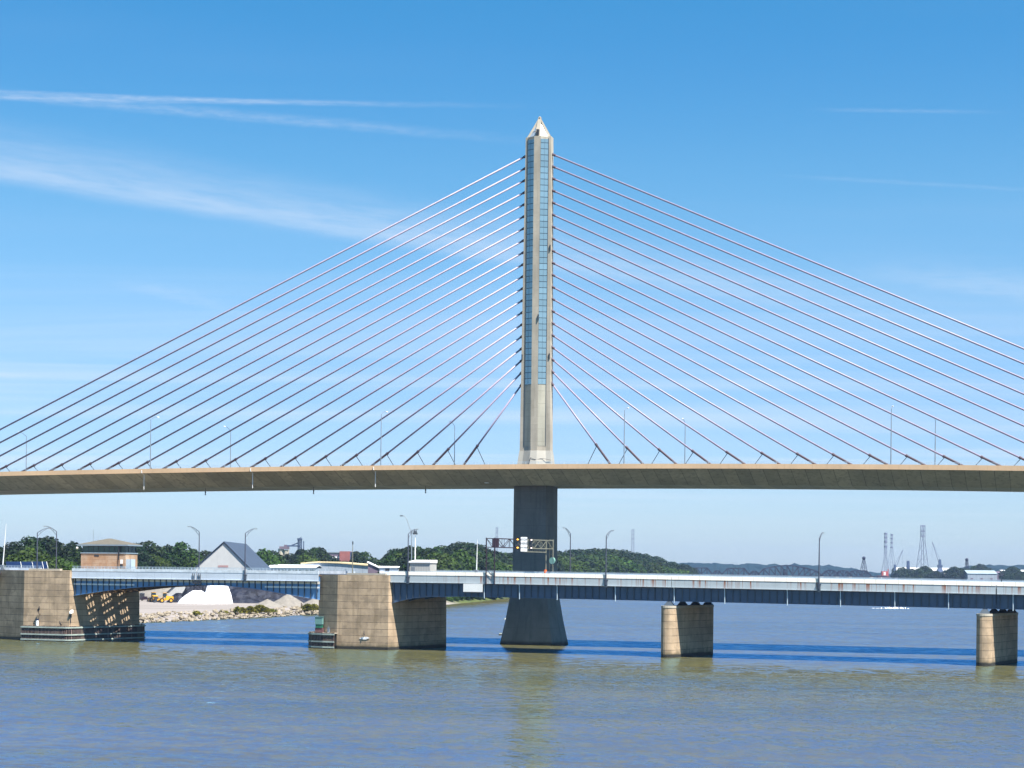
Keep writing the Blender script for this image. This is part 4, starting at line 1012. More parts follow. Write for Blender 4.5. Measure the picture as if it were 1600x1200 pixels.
# low bushes at the water under the girder
for i, px in enumerate((699, 707, 716, 724, 733, 742, 752, 763, 775)):
    Y = shoreY(px)+6
    tree(5, px, Y, HZ+ (930-893)*(1)-3+rnd.uniform(0, 3)-(i*1.0), 'low bush overhanging the far shore below the girder', 'bushes on the far shore', .2, 1.5)
g4 = 'trees on the far right bank'
for kd, px, Y, ty, lab in [(4, 1409, 2330, 888, 'dark round tree alone left of the blue hopper'), (4, 1424, 2340, 890, 'dark tree under the blue hopper'), (0, 1436, 2320, 889, 'tree at the left foot of the tall lattice tower'), (4, 1444, 2350, 886, 'tallest tree at the foot of the tall lattice tower'), (0, 1452, 2320, 891, 'low tree right of the tall lattice tower'),
    (4, 1490, 2300, 887, 'round tree left of the water tower'), (0, 1497, 2300, 888, 'mid tree beside the round tree left of the water tower'), (4, 1507, 2310, 889, 'dark tree below the water tower'), (0, 1522, 2600, 885, 'wide tree behind the grey roofed shed'), (4, 1532, 2600, 883, 'dark tallest tree behind the grey roofed shed'),
    (4, 1582, 2250, 887, 'dark tree in front of the white roofs'), (0, 1590, 2230, 893, 'lower tree right of the dark tree before the white roofs'), (0, 1576, 2230, 894, 'low tree left of the dark tree before the white roofs'), (4, 1598, 2240, 894, 'dark low tree at the right edge'), (4, 1462, 2300, 893, 'low dark tree left of the ore pile')]:
    tree(kd, px, Y, ty, lab, g4, fat=1.2)

# ------------------------------------------------------------------ left bank: barn, salt, machines, rocks
def barn():
    Y = 800.
    # gable to the viewer, ridge running away to the right
    A = W(350, 848.5, Y); lf = W(292, 899, Y); rt = W(398, 896, Y)
    zg = 2.3; sl_ = (A.x-lf.x)/(A.z-lf.z); sr = (rt.x-A.x)/(A.z-rt.z)
    x0 = A.x-sl_*(A.z-zg-4); x1 = A.x+sr*(A.z-zg-4)
    B = W(385, 851, Y+75)
    dx = B.x-A.x; dy = 75
    t = thing('salt_barn', 'large A frame barn with pale gable and dark grey roof', 'barn', (A.x, Y, zg), 0)
    H = A.z-zg; l, r = x0-A.x, x1-A.x
    fr = [(l, 0, 0), (r, 0, 0), (r, 0, 4), (0, 0, H), (l, 0, 4)]
    MB().loft([fr, [(x+dx, dy, z) for x, y, z in fr]]).build('wall', 'barnwall', t)
    n = MB()
    for e, s in ((l, -1), (r, 1)):
        a, b = Vector((e+s*.9, -.6, 3.2)), Vector((0, -.6, H+.45)); o = Vector((dx, dy+1.2, 0)); k = Vector((0, 0, .35))
        n.hexa([a, b, b+o, a+o, a+k, b+k, b+o+k, a+o+k])
    n.build('roof', 'barnroof', t)
    MB().box(-2.6, 2.1, -.12, -.02, H-11.3, H-10.3).build('sign_band', 'redsign', t)
barn()
def mound(name, mat, X, Y, rx, ry, h, label, cat, seed, rough=.06, flat=0., n=48, steep=1., group=None, keep=None):
    from mathutils import noise as mn
    v = []; f = []
    for j in range(n+1):
        for i in range(n+1):
            a, b = -1+2*i/n, -1+2*j/n
            d = math.hypot(a, b); e = max(0, 1-d)
            z = h*min(1-flat, e**steep)/(1-flat) if e > 0 else -.4
            z += h*rough*(mn.noise((a*4, b*4, seed))+.6*mn.noise((a*11, b*11, seed)))*(1 if e > 0 else 0)*min(1, e*6)
            v.append((a*rx, b*ry, z-.12))
    for j in range(n):
        for i in range(n): f.append((j*(n+1)+i, j*(n+1)+i+1, (j+1)*(n+1)+i+1, (j+1)*(n+1)+i))
    o = raw(name, v, f, mat, None, False); o.location = (X, Y, 2.4)
    return tag(o, label, cat, group)
mound('tarp_covered_pile', 'tarp', GX(404, 770), 775, 34, 36, 13.5, 'long stockpile under crumpled black tarpaulin behind the drawbridge', 'stockpile', 5, .12, .35, 120)
mound('salt_pile', 'salt', GX(340, 728), 728, 6.4, 8, 13.5, 'tall bright white face of bare salt against the black tarp', 'salt pile', 9, .06, .25, 60, .8, 'bare salt heaps')
mound('salt_pile', 'salt', GX(308, 722), 722, 8.2, 7, 5.4, 'lower white salt shoulder left of the tall white face', 'salt pile', 10, .07, .2, 60, .75, 'bare salt heaps')
mound('tarp_flap', 'tarp', GX(281, 745), 745, 6, 6, 4.0, 'black tarp edge lying left of the white salt heap', 'tarpaulin', 12, .1, .3, 50)
mound('tarp_fold', 'tarp', GX(313, 744), 744, 9.5, 9, 13, 'black tarp hump between the two white salt faces', 'tarpaulin', 15, .2, .1, 60, 1.)
mound('sand_pile', 'gravelpile', GX(275, 850), 850, 24, 22, 12, 'tall beige sand heap behind the wheel loaders', 'sand pile', 21, .02, 0, 40)
for px, Y, r, h, lab in ((418, 680, 6.5, 3.1, 'small grey gravel heap left of the taller one below the tarp'), (450, 690, 8.5, 5.2, 'taller pointed gravel heap in front of the black tarp'), (492, 700, 7, 3.5, 'gravel heap at the edge of the middle pier')):
    mound('gravel_pile', 'gravelpile', GX(px, Y), Y, r, r, h, lab, 'gravel pile', px, .03, 0, 30, 1., 'gravel heaps by the shore')
def loader(px, Y, rz, label):
    t = thing('wheel_loader', label, 'wheel loader', (GX(px, Y), Y, 2.4), rz, 'wheel loaders in the salt yard')
    b = MB().hexa([(-3.4, -1.1, 1.3), (-.2, -1.1, 1.1), (-.2, 1.1, 1.1), (-3.4, 1.1, 1.3), (-3.3, -1., 2.7), (-.3, -1., 3.0), (-.3, 1., 3.0), (-3.3, 1., 2.7)])
    b.box(-.2, 1.9, -.8, .8, .9, 1.9); b.build('body', 'yellow', t)
    MB().box(-3.55, -3.42, -.9, .9, 1.3, 2.5).build('grille', 'dark', t)
    c = MB().hexa([(-.6, -.9, 3.0), (1.0, -.9, 2.0), (1.0, .9, 2.0), (-.6, .9, 3.0), (-.5, -.8, 4.1), (.8, -.8, 4.1), (.8, .8, 4.1), (-.5, .8, 4.1)]).build('cab', 'winglass', t)
    MB().box(-.7, .95, -.95, .95, 4.11, 4.25).build('cab_roof', 'yellow', t)
    for sx in (-2.3, 1.5):
        for sy in (-1.25, 1.25):
            w_ = MB().tube((sx, sy-.35, 1.0), (sx, sy+.35, 1.0), 1.02, 16).build('wheel', 'tyre', t)
            MB().tube((sx, sy-.38, 1.0), (sx, sy+.38, 1.0), .5, 12).build('rim', 'yellow', w_)
    MB().bar((1.2, -.5, 2.0), (3.6, -.5, 1.0), .3, .45).bar((1.2, .5, 2.0), (3.6, .5, 1.0), .3, .45).build('lift_arm', 'yellow', t)
    MB().add([(3.6, -1.6, 1.5), (3.4, -1.6, .3), (4.9, -1.6, .12), (3.6, 1.6, 1.5), (3.4, 1.6, .3), (4.9, 1.6, .12)], [(0, 1, 4, 3), (1, 2, 5, 4), (0, 1, 2), (3, 4, 5), (0, 2, 5, 3)]).build('bucket', 'dark', t)
loader(240, 742, PI/2+.5, 'yellow wheel loader seen from behind with dark grille, left of the other')
loader(258, 730, PI+.35, 'yellow wheel loader seen side on with bucket lowered, right of the other')
def yard_bits():
    t = thing('implement', 'low maroon trailer implement left of the yellow loaders', 'implement', (GX(228, 770), 770, 2.4), 0)
    MB().box(-2.4, 2.4, -1, 1, .5, 1.3).box(-1.5, .5, -.8, .8, 1.3, 1.9).build('frame', 'maroon', t)
    for sx in (-1.5, 1.5): MB().tube((sx, -1.1, .5), (sx, -.8, .5), .5, 12).build('wheel', 'tyre', t)
    k = thing('portable_toilet', 'dark narrow cabin at the left of the yard', 'cabin', (GX(222, 790), 790, 2.4), .1)
    MB().box(-1., 1., -1., 1., 0, 3.).build('wall', 'dark', k); MB().box(-1.1, 1.1, -1.1, 1.1, 3.0, 3.2).build('roof', 'grey', k)
    k = thing('storage_container', 'pale container at the left end of the yard', 'container', (GX(214, 800), 800, 2.4), .1)
    MB().box(-3, 1.8, -1.2, 1.2, 0.1, 2.7).build('box', 'shedgrey', k); MB().box(1.81, 1.88, -1.1, 1.1, .2, 2.6).build('door', 'grey', k)
    k = thing('bollard_stake', 'rusty brown stump on the shore near the middle pier', 'stump', (GX(471, 670), 670, 2.2), 0)
    MB().path([(0, 0, 0), (.1, 0, 1), (-.1, 0, 2.0)], [.5, .35, .15], 7).path([(0, 0, .8), (.7, 0, 1.5)], [.2, .08], 6).build('stump', 'bark', k)
yard_bits()
def riprap():
    g = random.Random(3); v = []; f = []
    for p, q in zip(SHORE, SNRM):
        if p.y < 500 or p.y > 735: continue
        for _ in range(34):
            off = g.uniform(-.6, 8.5); a = p+q*off+Vector((g.uniform(-4.5, 4.5), g.uniform(-4.5, 4.5))); z = max(0, off)*.27
            r = g.uniform(.35, 1.0); b = MB().sphere((a.x, a.y, z+r*.15), r, 7, 4, .75)
            n = len(v); v += [(x+g.uniform(-.22, .22)*r, y+g.uniform(-.22, .22)*r, zz+g.uniform(-.2, .2)*r) for x, y, zz in b.v]; f += [tuple(i+n for i in q_) for q_ in b.f]
    struct(raw('riprap', v, f, 'rock'), 'stuff')
riprap()
def weeds():
    me = {}
    def wm(seed, n, w_, h):
        g = random.Random(seed); v = []; f = []
        for _ in range(n):
            x, y = g.gauss(0, w_*.4), g.gauss(0, .7); z = h*g.random()**.8*math.exp(-(x/w_)**2)
            s = g.uniform(.15, .42); a = Vector((g.uniform(-1, 1), g.uniform(-1, 1), g.uniform(-1, 1))).normalized()*s; b = a.cross(Vector((g.gauss(0, 1), g.gauss(0, 1), g.gauss(0, 1)))).normalized()*s*.6
            p = Vector((x, y, z)); i = len(v); v += [tuple(p-a), tuple(p+b), tuple(p+a), tuple(p-b)]; f.append((i, i+1, i+2, i+3))
        return v, f
    items = [(367, 597, 1.6, 2.3, 'dark upright weed left of the shore bushes'), (374, 600, 2.2, 2.0, 'brownish weed patch beside the upright weed'), (387, 606, 2.4, 2.3, 'green weed between the upright weed and the largest bush'), (403, 614, 3.6, 2.6, 'largest green bush on the rocky shore'), (412, 618, 2.2, 1.7, 'smaller bush touching the right of the largest shore bush'),
             (420, 624, 2.0, 1.0, 'thin brown weed right of the large bush'), (478, 648, 3.0, 2.5, 'green bush just left of the middle pier'), (488, 656, 2.6, 2.3, 'green bush touching the middle pier'), (302, 572, 2, 1.2, 'small brown weed tuft on the left rocks'), (345, 590, 2, 1.1, 'small weed tuft in the middle of the rocks')]
    for i, (px, Y, w_, h, lab) in enumerate(items):
        v, f = wm(i, int(500*w_*h/4)+150, w_, h); o = raw('shrub', v, f, 'weed'); o.location = (GX(px, Y), Y+6, 1.6); tag(o, lab, 'shrub', 'shrubs on the rocky shore')
weeds()
def shed(name, label, cat, pts, Y, dep, zb_, roof, wall, eave=.6, parts=()):
    # pts: px left, px right, eave py, ridge py ; ridge parallel to the picture
    pl, pr, ey, ry = pts; a = W(pl, ey, Y); b = W(pr, ey, Y); r = W((pl+pr)/2, ry, Y)
    t = thing(name, label, cat, ((a.x+b.x)/2, Y, zb_), 0); w2 = (b.x-a.x)/2; ez = (a.z+b.z)/2-zb_; rz = r.z-zb_
    MB().box(-w2, w2, 0, dep, 0, ez).build('wall', wall, t)
    MB().loft([[(x, -.6, ez+.02), (x, dep/2, rz), (x, dep+.6, ez+.02), (x, dep/2, rz-.02-(rz-ez)*.3)] for x in (-w2-.5, w2+.5)]).build('roof', roof, t)
    return t, w2, ez
def background_left():
    t, w2, ez = shed('warehouse', 'long low warehouse with white roof right of the barn', 'warehouse', (418, 492, 887, 882), 980, 40, 2.4, 'shedroof', 'shedwall')
    d = MB()
    for k in range(8): d.box(-w2+2+k*w2/4.2, -w2+4+k*w2/4.2, -.15, -.02, ez-3, ez-1).build('window', 'winglass', t); d = MB()
    Y = 1010; a = W(470, 881.5, Y); t = thing('warehouse', 'long warehouse with thin tan sloping roof behind the middle pier', 'warehouse', (a.x, Y, 2.4), 0)
    def q(px, py): v_ = W(px, py, Y); return v_.x-a.x, v_.z-2.4
    prof_ = [q(470, 881.5), q(497, 879.2), q(530, 880.2), q(575, 884.0), q(642, 889.5)]
    MB().loft([[(x, y, zz) for y in (0, 45) for zz in ((0, z) if y == 0 else (z, 0))] for x, z in prof_]).build('wall', 'shedwall', t)
    MB().loft([[(x, -.8, z+.02), (x, 46, z+.02), (x, 46, z+1.0), (x, -.8, z+.8)] for x, z in prof_]).build('roof', 'tanroof', t)
    for k in range(8): MB().box(6+k*7, 9+k*7, -.15, -.02, 5, 7.5).build('window', 'winglass', t)
    # lean-to with white sloping roof
    a = W(575, 880, 930); t = thing('lean_to', 'dark open lean to with a steep white roof edge', 'shed', (a.x, 930, 2.4), 0); H = a.z-2.4; L = (W(592, 888, 930)-a)
    MB().loft([[(0, y, 0), (0, y, H), (L.x, y, H+L.z), (L.x, y, 0)] for y in (0, 7)]).build('wall', 'mauve', t)
    MB().loft([[(-.6, y, H+.3), (L.x+.5, y, H+L.z-.1), (L.x+.5, y, H+L.z+.6), (-.4, y, H+1.0)] for y in (-.6, 7.6)]).build('roof', 'white', t)
    t, w2, ez = shed('site_cabin', 'pale blue low building with one dark window slot left of the grey shed', 'building', (593, 622, 887, 884.5), 900, 12, 2.4, 'shedroof', 'curb')
    MB().box(-w2+3, -w2+5.2, -.15, -.02, ez-1.6, ez-.5).build('window', 'dark', t)
    # silo with its conveyor tower
    Y = 1500; a = W(434.5, 858, Y); b = W(452, 858, Y); r = (b.x-a.x)/4.0
    t = thing('grain_silo', 'weathered concrete grain silos with blue elevator tower on top', 'silo', ((a.x+b.x)/2, Y, 2.4), 0); H = a.z-2.4
    for k in (-1, 1): MB().tube((k*r*.98, 0, 0), (k*r*.98, 0, H-.4*k), r, 20).build('silo_cylinder', 'silo', t)
    MB().box(-r*1.4, r*1.9, -3, 3, H+.05, H+2.4).box(r*.2, r*1.2, -2, 2, H+2.41, H+3.8).build('head_house', 'mauve', t)
    e = W(468.5, 841, Y); ex = e.x-(a.x+b.x)/2; eh = e.z-2.4
    k = MB(); c0 = W(463, 855, Y); 
    for sx in (-1.5, 1.5):
        for sy in (-1.5, 1.5): k.bar((ex+sx, sy, 0), (ex+sx*.9, sy*.9, eh), .55)
    for z in frange(H, eh-1, 6): k.box(ex-1.6, ex+1.6, -1.6, 1.6, z, z+.5); k.bar((ex-1.5, 0, z), (ex+1.5, 0, z+2.2), .5)
    k.box(ex-2., ex+2., -2, 2, eh-1.6, eh); k.bar((ex-1, 0, eh-4), (ex-7, 0, H+3.4), 1.0); k.bar((ex+3.4, 0, H), (ex+3.4, 0, eh-2.5), .8); k.bar((r, 0, H+2.9), (ex, 0, H+2.9), 1.2)
    k.build('elevator_tower', 'navysteel', t)
    # mill
    Y = 1500; a = W(507, 864, Y); b = W(531, 864, Y); c = W(547, 861.5, Y)
    t = thing('mill_building', 'mill with purple grey hall and tall red block behind the trees', 'building', (a.x, Y, 2.4), 0)
    H = a.z-2.4; L = b.x-a.x; L2 = c.x-a.x
    MB().box(0, L-.02, 0, 20, 0, H).build('hall', 'mauve', t); MB().box(-.4, L-.1, -.5, 20.5, H+.02, H+.9).build('roof', 'grey', t)
    MB().box(L+.02, L2, -3, 20, 0, c.z-2.4).build('block', 'redbrick', t); MB().box(L2+.02, L2+4, 0, 16, 0, c.z-2.9).build('annex', 'navysteel', t)
    for k in range(5): MB().box(6+k*3, 7.8+k*3, -.2, -.02, H-4.4, H-3.0).build('window', 'white', t)
    MB().box(4, L-.4, -2.4, -.25, 0, H-8).build('loading_bay', 'silo', t)
    # solar canopy at far left
    Y = 560
    a = W(2, 883, Y); t = thing('solar_canopy', 'row of tilted dark blue solar panels at the left edge', 'solar panels', (a.x, Y, 2.4), 0)
    for k, (p0, p1) in enumerate(((3, 26), (27.5, 44), (45.5, 60), (61, 67))):
        q0, q1 = W(p0, 886, Y), W(p1, 886, Y); top = W(p0, 878, Y+4).z
        x0, x1 = q0.x-a.x, q1.x-a.x; zl, zh = q0.z-2.4-.6, top-2.4
        o = MB().hexa([(x0+1.6, 0, zl), (x1+1.6, 0, zl), (x1, 4, zh), (x0, 4, zh), (x0+1.6, -.05, zl+.15), (x1+1.6, -.05, zl+.15), (x1, 3.95, zh+.15), (x0, 3.95, zh+.15)]).build('panel', 'solar', t)
        MB().bar((x1+1.75, -.1, zl+.12), (x1+.1, 4, zh+.12), .09).build('panel_edge', 'white', t)
        MB().bar((x0+1.5, 2, 0), (x0+1.5, 2, (zl+zh)/2), .2).bar((x1, 2, 0), (x1, 2, (zl+zh)/2), .2).build('support', 'grey', t)
background_left()

# ------------------------------------------------------------------ towers, truss bridge and plant far off
def lattice(name, label, px, top, base, Y, w0, w1, style='pylon', waist=.55, mat='tower', tk=.24, z0=2.4, cat='lattice tower'):
    A = W(px, top, Y); t = thing(name, label, cat, (GX(px, Y, (A.z+z0)/2), Y, z0), .3); H = A.z-z0
    def wd(u): return w0+(w1-w0)*(u/waist) if u < waist else w1
    b = MB(); n = 9; us = frange(0, 1, n)
    for i in range(n):
        u, v = us[i], us[i+1]; a, c = wd(u)/2, wd(v)/2
        P = [(-a, -a), (a, -a), (a, a), (-a, a)]; Q = [(-c, -c), (c, -c), (c, c), (-c, c)]
        for k in range(4):
            j = (k+1) % 4
            b.bar((*P[k], u*H), (*Q[k], v*H), tk)
            if i % 2: b.bar((*P[k], u*H), (*Q[j], v*H), tk*.5)
            else: b.bar((*P[j], u*H), (*Q[k], v*H), tk*.5)
            if i % 2: b.bar((*Q[k], v*H), (*Q[j], v*H), tk*.6)
    b.build('lattice_frame', mat, t)
    if style == 'arms':
        for z, l in ((.985, w1*.8), (.9, w1*.75), (.82, w1*.85)):
            MB().bar((-l, 0, H*z), (l, 0, H*z), tk*1.7, tk*1.7).bar((-l, 0, H*z), (0, 0, H*z+1.6), tk*.7).bar((l, 0, H*z), (0, 0, H*z+1.6), tk*.7).build('cross_arm', mat, t)
    if style == 'blocks':
        for z in (.99, .92, .84, .75): MB().box(-w1*.62, w1*.62, -w1*.62, w1*.62, H*z-2, H*z).build('platform', mat, t)
    if style == 'tank':
        MB().sphere((0, 0, H), 2.3, 12, 8).build('tank', mat, t)
    return t, H
lattice('transmission_tower', 'distant power pylon left of the bridge pylon, behind the gantry', 776, 824, 880, 2400, 9, 2.4, 'arms', .5)
lattice('transmission_tower', 'distant power pylon above the wood right of the bridge pylon', 988.5, 827, 880, 2400, 8, 3.0, 'arms', .45)
lattice('transmission_tower', 'banded lattice tower rising from the red barge, left of its twin', 1383.5, 832, 898, 2380, 12, 2.6, 'blocks', .55, tk=.34)
lattice('transmission_tower', 'paler lattice tower immediately right of the banded one', 1393, 834, 898, 2600, 14, 2.2, 'blocks', .75)
lattice('transmission_tower', 'tallest lattice tower with cross arms near the right edge', 1441.5, 820.5, 898, 2420, 17, 4.6, 'arms', .75, tk=.5)
lattice('lattice_mast', 'short tapering mast with dark ball top at the right end of the truss bridge', 1349.5, 872, 900, 2270, 13, 1.4, 'tank', 1., tk=.5, mat='truss', cat='mast')
lattice('water_tower', 'small legged water tower right of the ore pile', 1510.5, 874.5, 898, 2420, 6.5, 2.2, 'tank', 1., tk=.6, mat='truss', cat='water tower')
def truss_bridge():
    Y = 2220
    A = W(1068, 897, Y); B = W(1372, 901.5, Y)
    t = thing('railway_truss_bridge', 'dark old railway truss bridge with a humped swing span far behind', 'bridge', (A.x, Y, 0), 0)
    def X(px): return W(px, 899, Y).x-A.x
    def zz(px, py): return W(px, py, Y).z
    zd0, zd1 = A.z, B.z
    def zd(x): return 16.4
    MB().box(X(1060), X(1385), -3, 3, 15.2, 16.4).build('deck', 'truss', t)
    def span(p0, p1, tops, tk=1.05):                     # tops: list of rows of the top chord nodes
        n = len(tops)+1; xs = [X(p0+(p1-p0)*i/n) for i in range(n+1)]
        o = None
        for y in (-3, 3):
            b = MB(); pts = [(xs[0], y, 16.6)]+[(xs[i+1], y, zz(p0+(p1-p0)*(i+1)/n, tops[i])) for i in range(n-1)]+[(xs[n], y, 16.6)]
            for a, c in zip(pts[:-1], pts[1:]): b.bar(a, c, tk, tk*1.2)
            for i in range(1, n):
                b.bar((xs[i], y, 16.4), pts[i], tk*.6)
                if i < n-1:
                    if i < n/2: b.bar(pts[i], (xs[i+1], y, 16.5), tk*.65)
                    else: b.bar(pts[i+1], (xs[i], y, 16.5), tk*.65)
            b.build('truss_side', 'truss', t)
        b = MB()
        for i in range(1, n): b.bar((xs[i], -2.8, pts[i][2]), (xs[i], 2.8, pts[i][2]), tk*.6)
        b.build('portal', 'truss', t)
    span(1071, 1113, [888, 887.5, 887.5, 887.5]); span(1113, 1128, [892, 892])
    span(1128, 1171, [888.3, 888, 888, 888.4])
    span(1171, 1186, [892.5, 892.5])
    span(1184, 1284, [889, 887, 885, 884, 884, 884, 885.5, 887, 889.5, 892])
    span(1284, 1310, [892, 891, 892]); span(1305, 1330, [892.2, 891.6, 892.4]); span(1324, 1361, [892, 891.5, 891.8, 892.2])
    for px in (1071, 1113, 1128, 1171, 1186, 1234, 1284, 1308, 1328, 1361):
        MB().box(X(px)-2, X(px)+2, -3.5, 3.5, -2, 15.18).build('pier', 'silo', t)
    b = MB(); b.box(X(1223), X(1227), -1.5, 1.5, 16.5, 24).build('bridge_cabin', 'truss', t)
truss_bridge()
def plant_right():
    Y = 2330
    a = W(1373, 892, Y); b = W(1391, 892, Y)
    t = thing('moored_barge', 'rust coloured barge with red deckhouse at the right end of the truss bridge', 'barge', (a.x, Y, 0), 0); L = b.x-a.x
    MB().loft([[(0, 0, 0), (L+8, 0, 0), (L+8, 12, 0), (0, 12, 0)], [(-1, -1, 17.2), (L-2, -1, 17.0), (L-2, 13, 17.0), (-1, 13, 17.2)]]).build('hull', 'rusthull', t)
    MB().box(L*.3, L*.85, 1, 9, 17.05, 23).build('deckhouse', 'redpaint', t); MB().box(L*.44, L*.62, .5, .98, 17.6, 22).build('white_front', 'white', t)
    MB().bar((L*.85, 3, 17), (L*.85, 3, 26), 1.1).build('funnel', 'redpaint', t)
    MB().bar((L*.22, -2, 3), (L*.22, -2, 15), .9).build('mooring_post', 'white', t)
    def crane(px, base_py, tip, mast_py, Y, lab, cat='crane'):
        p = W(px, base_py, Y); q = thing('harbour_crane', lab, cat, (p.x, Y, 2.4), 0); zb_ = p.z-2.4
        mz = W(px, mast_py, Y).z-2.4; tp = W(*tip, Y)
        MB().loft([[(-s, -s, z), (s, -s, z), (s, s, z), (-s, s, z)] for s, z in ((5, 0), (4.5, zb_*.7), (2.0, zb_), (1.3, mz))]).build('mast', 'navysteel', q)
        MB().box(-3.2, 3.2, -2.5, 2.5, zb_-.5, zb_+3).build('machine_house', 'navysteel', q)
        MB().bar((-.5, 0, zb_+3), (tp.x-p.x, 0, tp.z-2.4), .6).bar((0, 0, mz), (tp.x-p.x, 0, tp.z-2.4), .3).bar((tp.x-p.x, 0, tp.z-2.4), (tp.x-p.x, 0, tp.z-24), .2).build('jib', 'tower', q)
    crane(1468.5, 886, (1456.5, 846.5), 874, 2420, 'blue crane on the pink roofed shed, jib raised to the left')
    crane(1398, 897, (1410.5, 859), 882, 2500, 'slim dark crane right of the paler lattice tower, jib raised to the right')
    p = W(1424, 888, Y); t = thing('hopper', 'tall blue hopper above the dark trees', 'hopper', (p.x, Y+20, 2.4), 0); tz = W(1424, 876, Y).z-2.4
    MB().hexa([(-2, -2, 12), (3, -2, 10), (3, 2, 10), (-2, 2, 12), (-1.5, -1.5, tz), (1.6, -1.5, tz), (1.6, 1.5, tz), (-1.5, 1.5, tz)]).build('bin', 'navysteel', t)
    MB().bar((-1, 0, 0), (-1, 0, 12), .8).bar((2, 0, 0), (2, 0, 11), .8).bar((2, 0, 12), (9, 0, 6), 1.0).build('leg', 'navysteel', t)
    def bld(name, lab, p0, p1, top, ridge, Y, roof, wall, dep=30, cat='shed'):
        t, w2, ez = shed(name, lab, cat, (p0, p1, top, ridge), Y, dep, 2.4, roof, wall)
        n = max(3, int(w2/7))
        for k in range(n): MB().box(-w2+4+k*2*w2/n, -w2+7+k*2*w2/n, -.25, -.03, 1.5, max(3, ez*.7)).build('door', 'mauve', t)
    bld('storage_shed', 'long pinkish shed behind the trees under the tall lattice tower', 1400, 1488, 892, 886.8, 2500, 'barnwall', 'silo')
    bld('storage_shed', 'grey green roofed shed right of the water tower', 1512, 1558, 896.5, 891, 2280, 'greyroof', 'shedwall')
    bld('storage_shed', 'purple brown shed between the grey roof and the white roofs', 1556, 1578, 895, 893, 2330, 'mauve', 'mauve')
    bld('storage_shed', 'shed with bright white roof at the right edge', 1586, 1625, 894, 890.5, 2450, 'white', 'shedwall')
    bld('storage_shed', 'shed with white gable roof left of the right edge tree', 1567, 1580, 893, 890.5, 2460, 'white', 'mauve')
    mound('ore_pile', 'mauve', GX(1474, 2330), 2330, 22, 20, 15, 'broad purple brown ore pile between tall tower and water tower', 'ore pile', 33, .02, .1, 30)
    mound('ore_pile', 'mauve', GX(1400, 2300), 2300, 13, 12, 12, 'low mauve ore pile right of the barge', 'ore pile', 35, .02, .1, 30)
    o = mound('quay', 'truss', GX(1500, 2262), 2262, 90, 5, 3, 'dark quay edge strip', 'quay', 2, .0, .8, 20); bpy.data.objects.remove(o)
    t = thing('quay_wall', 'long dark quay wall along the far right bank', 'quay wall', (GX(1480, 2240), 2236, 0), -.12)
    MB().box(-75, 140, 0, 3, -1, 4.6).build('wall', 'truss', t)
    # overhead line between the towers
plant_right()

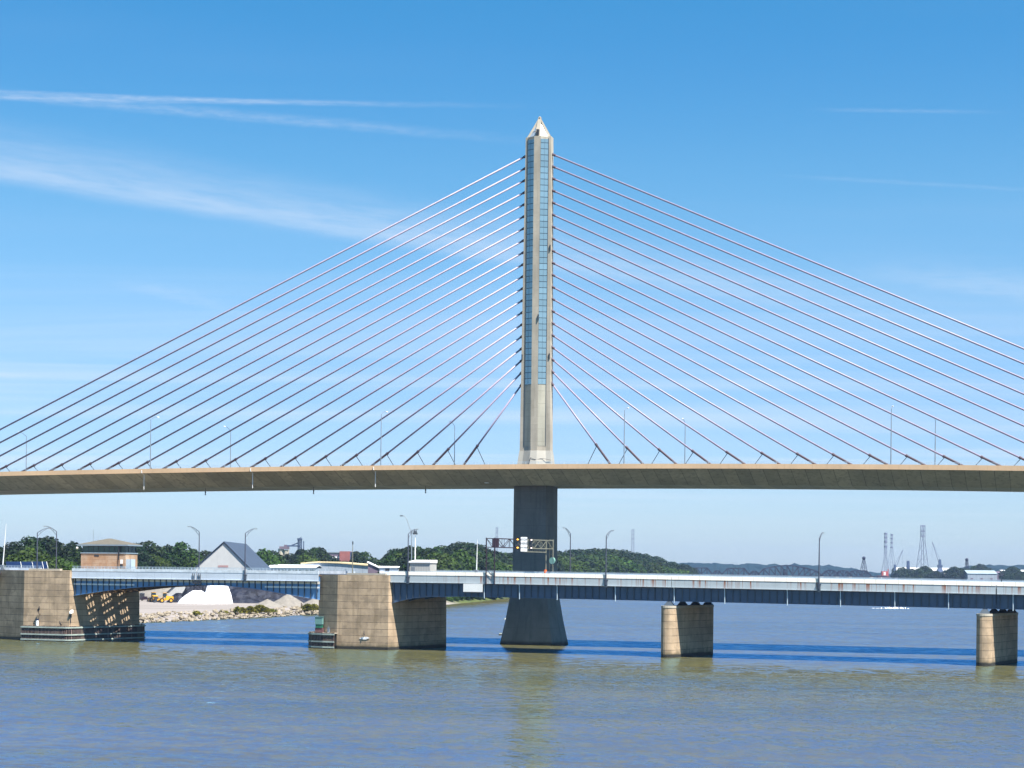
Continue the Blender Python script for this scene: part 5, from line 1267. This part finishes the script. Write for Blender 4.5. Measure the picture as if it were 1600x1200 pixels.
# ------------------------------------------------------------------ on the water
def on_water():
    from mathutils import noise as mn
    Y = 905; X = GX(1392, Y, 0)
    v = []; f = []; n = 70
    for j in range(13):
        for i in range(n+1):
            u = i/n; x = -13+24*u; e = math.sin(PI*min(1, u*1.05))**.8*(.35+.65*u)
            b = (j/12-.5)*2
            z = (1-b*b)*e*(.5+1.7*mn.noise((x*.7, j*.7, 1))+1.5*mn.noise((x*2.1, j, 4)))*1.1*(.4+.6*u)-.05
            v.append((x, b*(1.2+3*(1-u)), max(-.05, z)))
    for j in range(12):
        for i in range(n):
            if mn.noise((i*.33, j*.8, 7)) > -.12+.25*(1-i/n): f.append((j*(n+1)+i, j*(n+1)+i+1, (j+1)*(n+1)+i+1, (j+1)*(n+1)+i))
    o = raw('boat_wake', v, f, 'foam', None, True); o.location = (X, Y, 0); tag(o, 'white foaming wake of a boat just below the girder at right', 'wake'); o['kind'] = 'stuff'
    t = thing('motor_boat', 'small dark motor boat throwing up the white wake', 'boat', (GX(1399, Y+3), Y+3, 0), 0)
    MB().loft([[(x, y*s, z) for y, z in ((-1, .2), (-1.1, 1.0), (1.1, 1.0), (1, .2))] for x, s in ((-3, 1), (0, 1.1), (2.5, .7), (3.4, .1))]).build('hull', 'navysteel', t)
    MB().hexa([(-1, -.8, 1.0), (1, -.8, 1.0), (1, .8, 1.0), (-1, .8, 1.0), (-1, -.7, 1.9), (.4, -.7, 1.9), (.4, .7, 1.9), (-1, .7, 1.9)]).build('cabin', 'white', t)
    Y = CH*F/(992.5-893); t = thing('mooring_float', 'small dark float with pale top left of the pylon pier', 'float', (GX(782, Y, 0), Y, 0), .1)
    MB().loft([[(x, y, z) for x, y in ((-.48*s, -.3*s), (.48*s, -.3*s), (.48*s, .3*s), (-.48*s, .3*s))] for z, s in ((-.1, .9), (.05, 1), (.3, 1), (.36, .9))]).build('hull', 'dark', t)
    MB().loft([[(x, y, z) for x, y in ((-.4*s, -.25*s), (.4*s, -.25*s), (.4*s, .25*s), (-.4*s, .25*s))] for z, s in ((.36, 1), (.52, .9))]).build('top', 'waler', t)
    Y = CH*F/(968-893); X = GX(794, Y, 0)
    t = thing('sail_dinghy', 'tiny white boat beside the left slope of the pylon pier', 'boat', (X-.3, Y, 0), .5)
    MB().loft([[(x, y*s, z) for y, z in ((-.5, 0), (-.6, .5), (.6, .5), (.5, 0))] for x, s in ((-1.3, .8), (0, 1.1), (1.2, .7), (1.8, .1))]).build('hull', 'white', t)
    MB().hexa([(-.3, -.3, .5), (.5, -.3, .5), (.5, .3, .5), (-.3, .3, .5), (-.1, -.2, 2.), (.3, -.2, 2.), (.3, .2, 2.), (-.1, .2, 2.)]).build('cabin', 'white', t)
on_water()

# ------------------------------------------------------------------ haze
def haze():
    o = MB().box(-6100, 6100, -450, 8100, -3, 140).build('haze', 'white'); o.data.materials.clear()
    m = bpy.data.materials.new('haze air'); m.use_nodes = True; N = NT(m.node_tree); N.n.remove(N.n['Principled BSDF'])
    v = N.node('ShaderNodeVolumePrincipled'); v.inputs['Color'].default_value = (.48, .66, 1.0, 1); v.inputs['Density'].default_value = .00006
    v.inputs['Anisotropy'].default_value = .2
    N.l.new(v.outputs[0], N.n['Material Output'].inputs['Volume']); o.data.materials.append(m); struct(o, 'stuff')
haze()
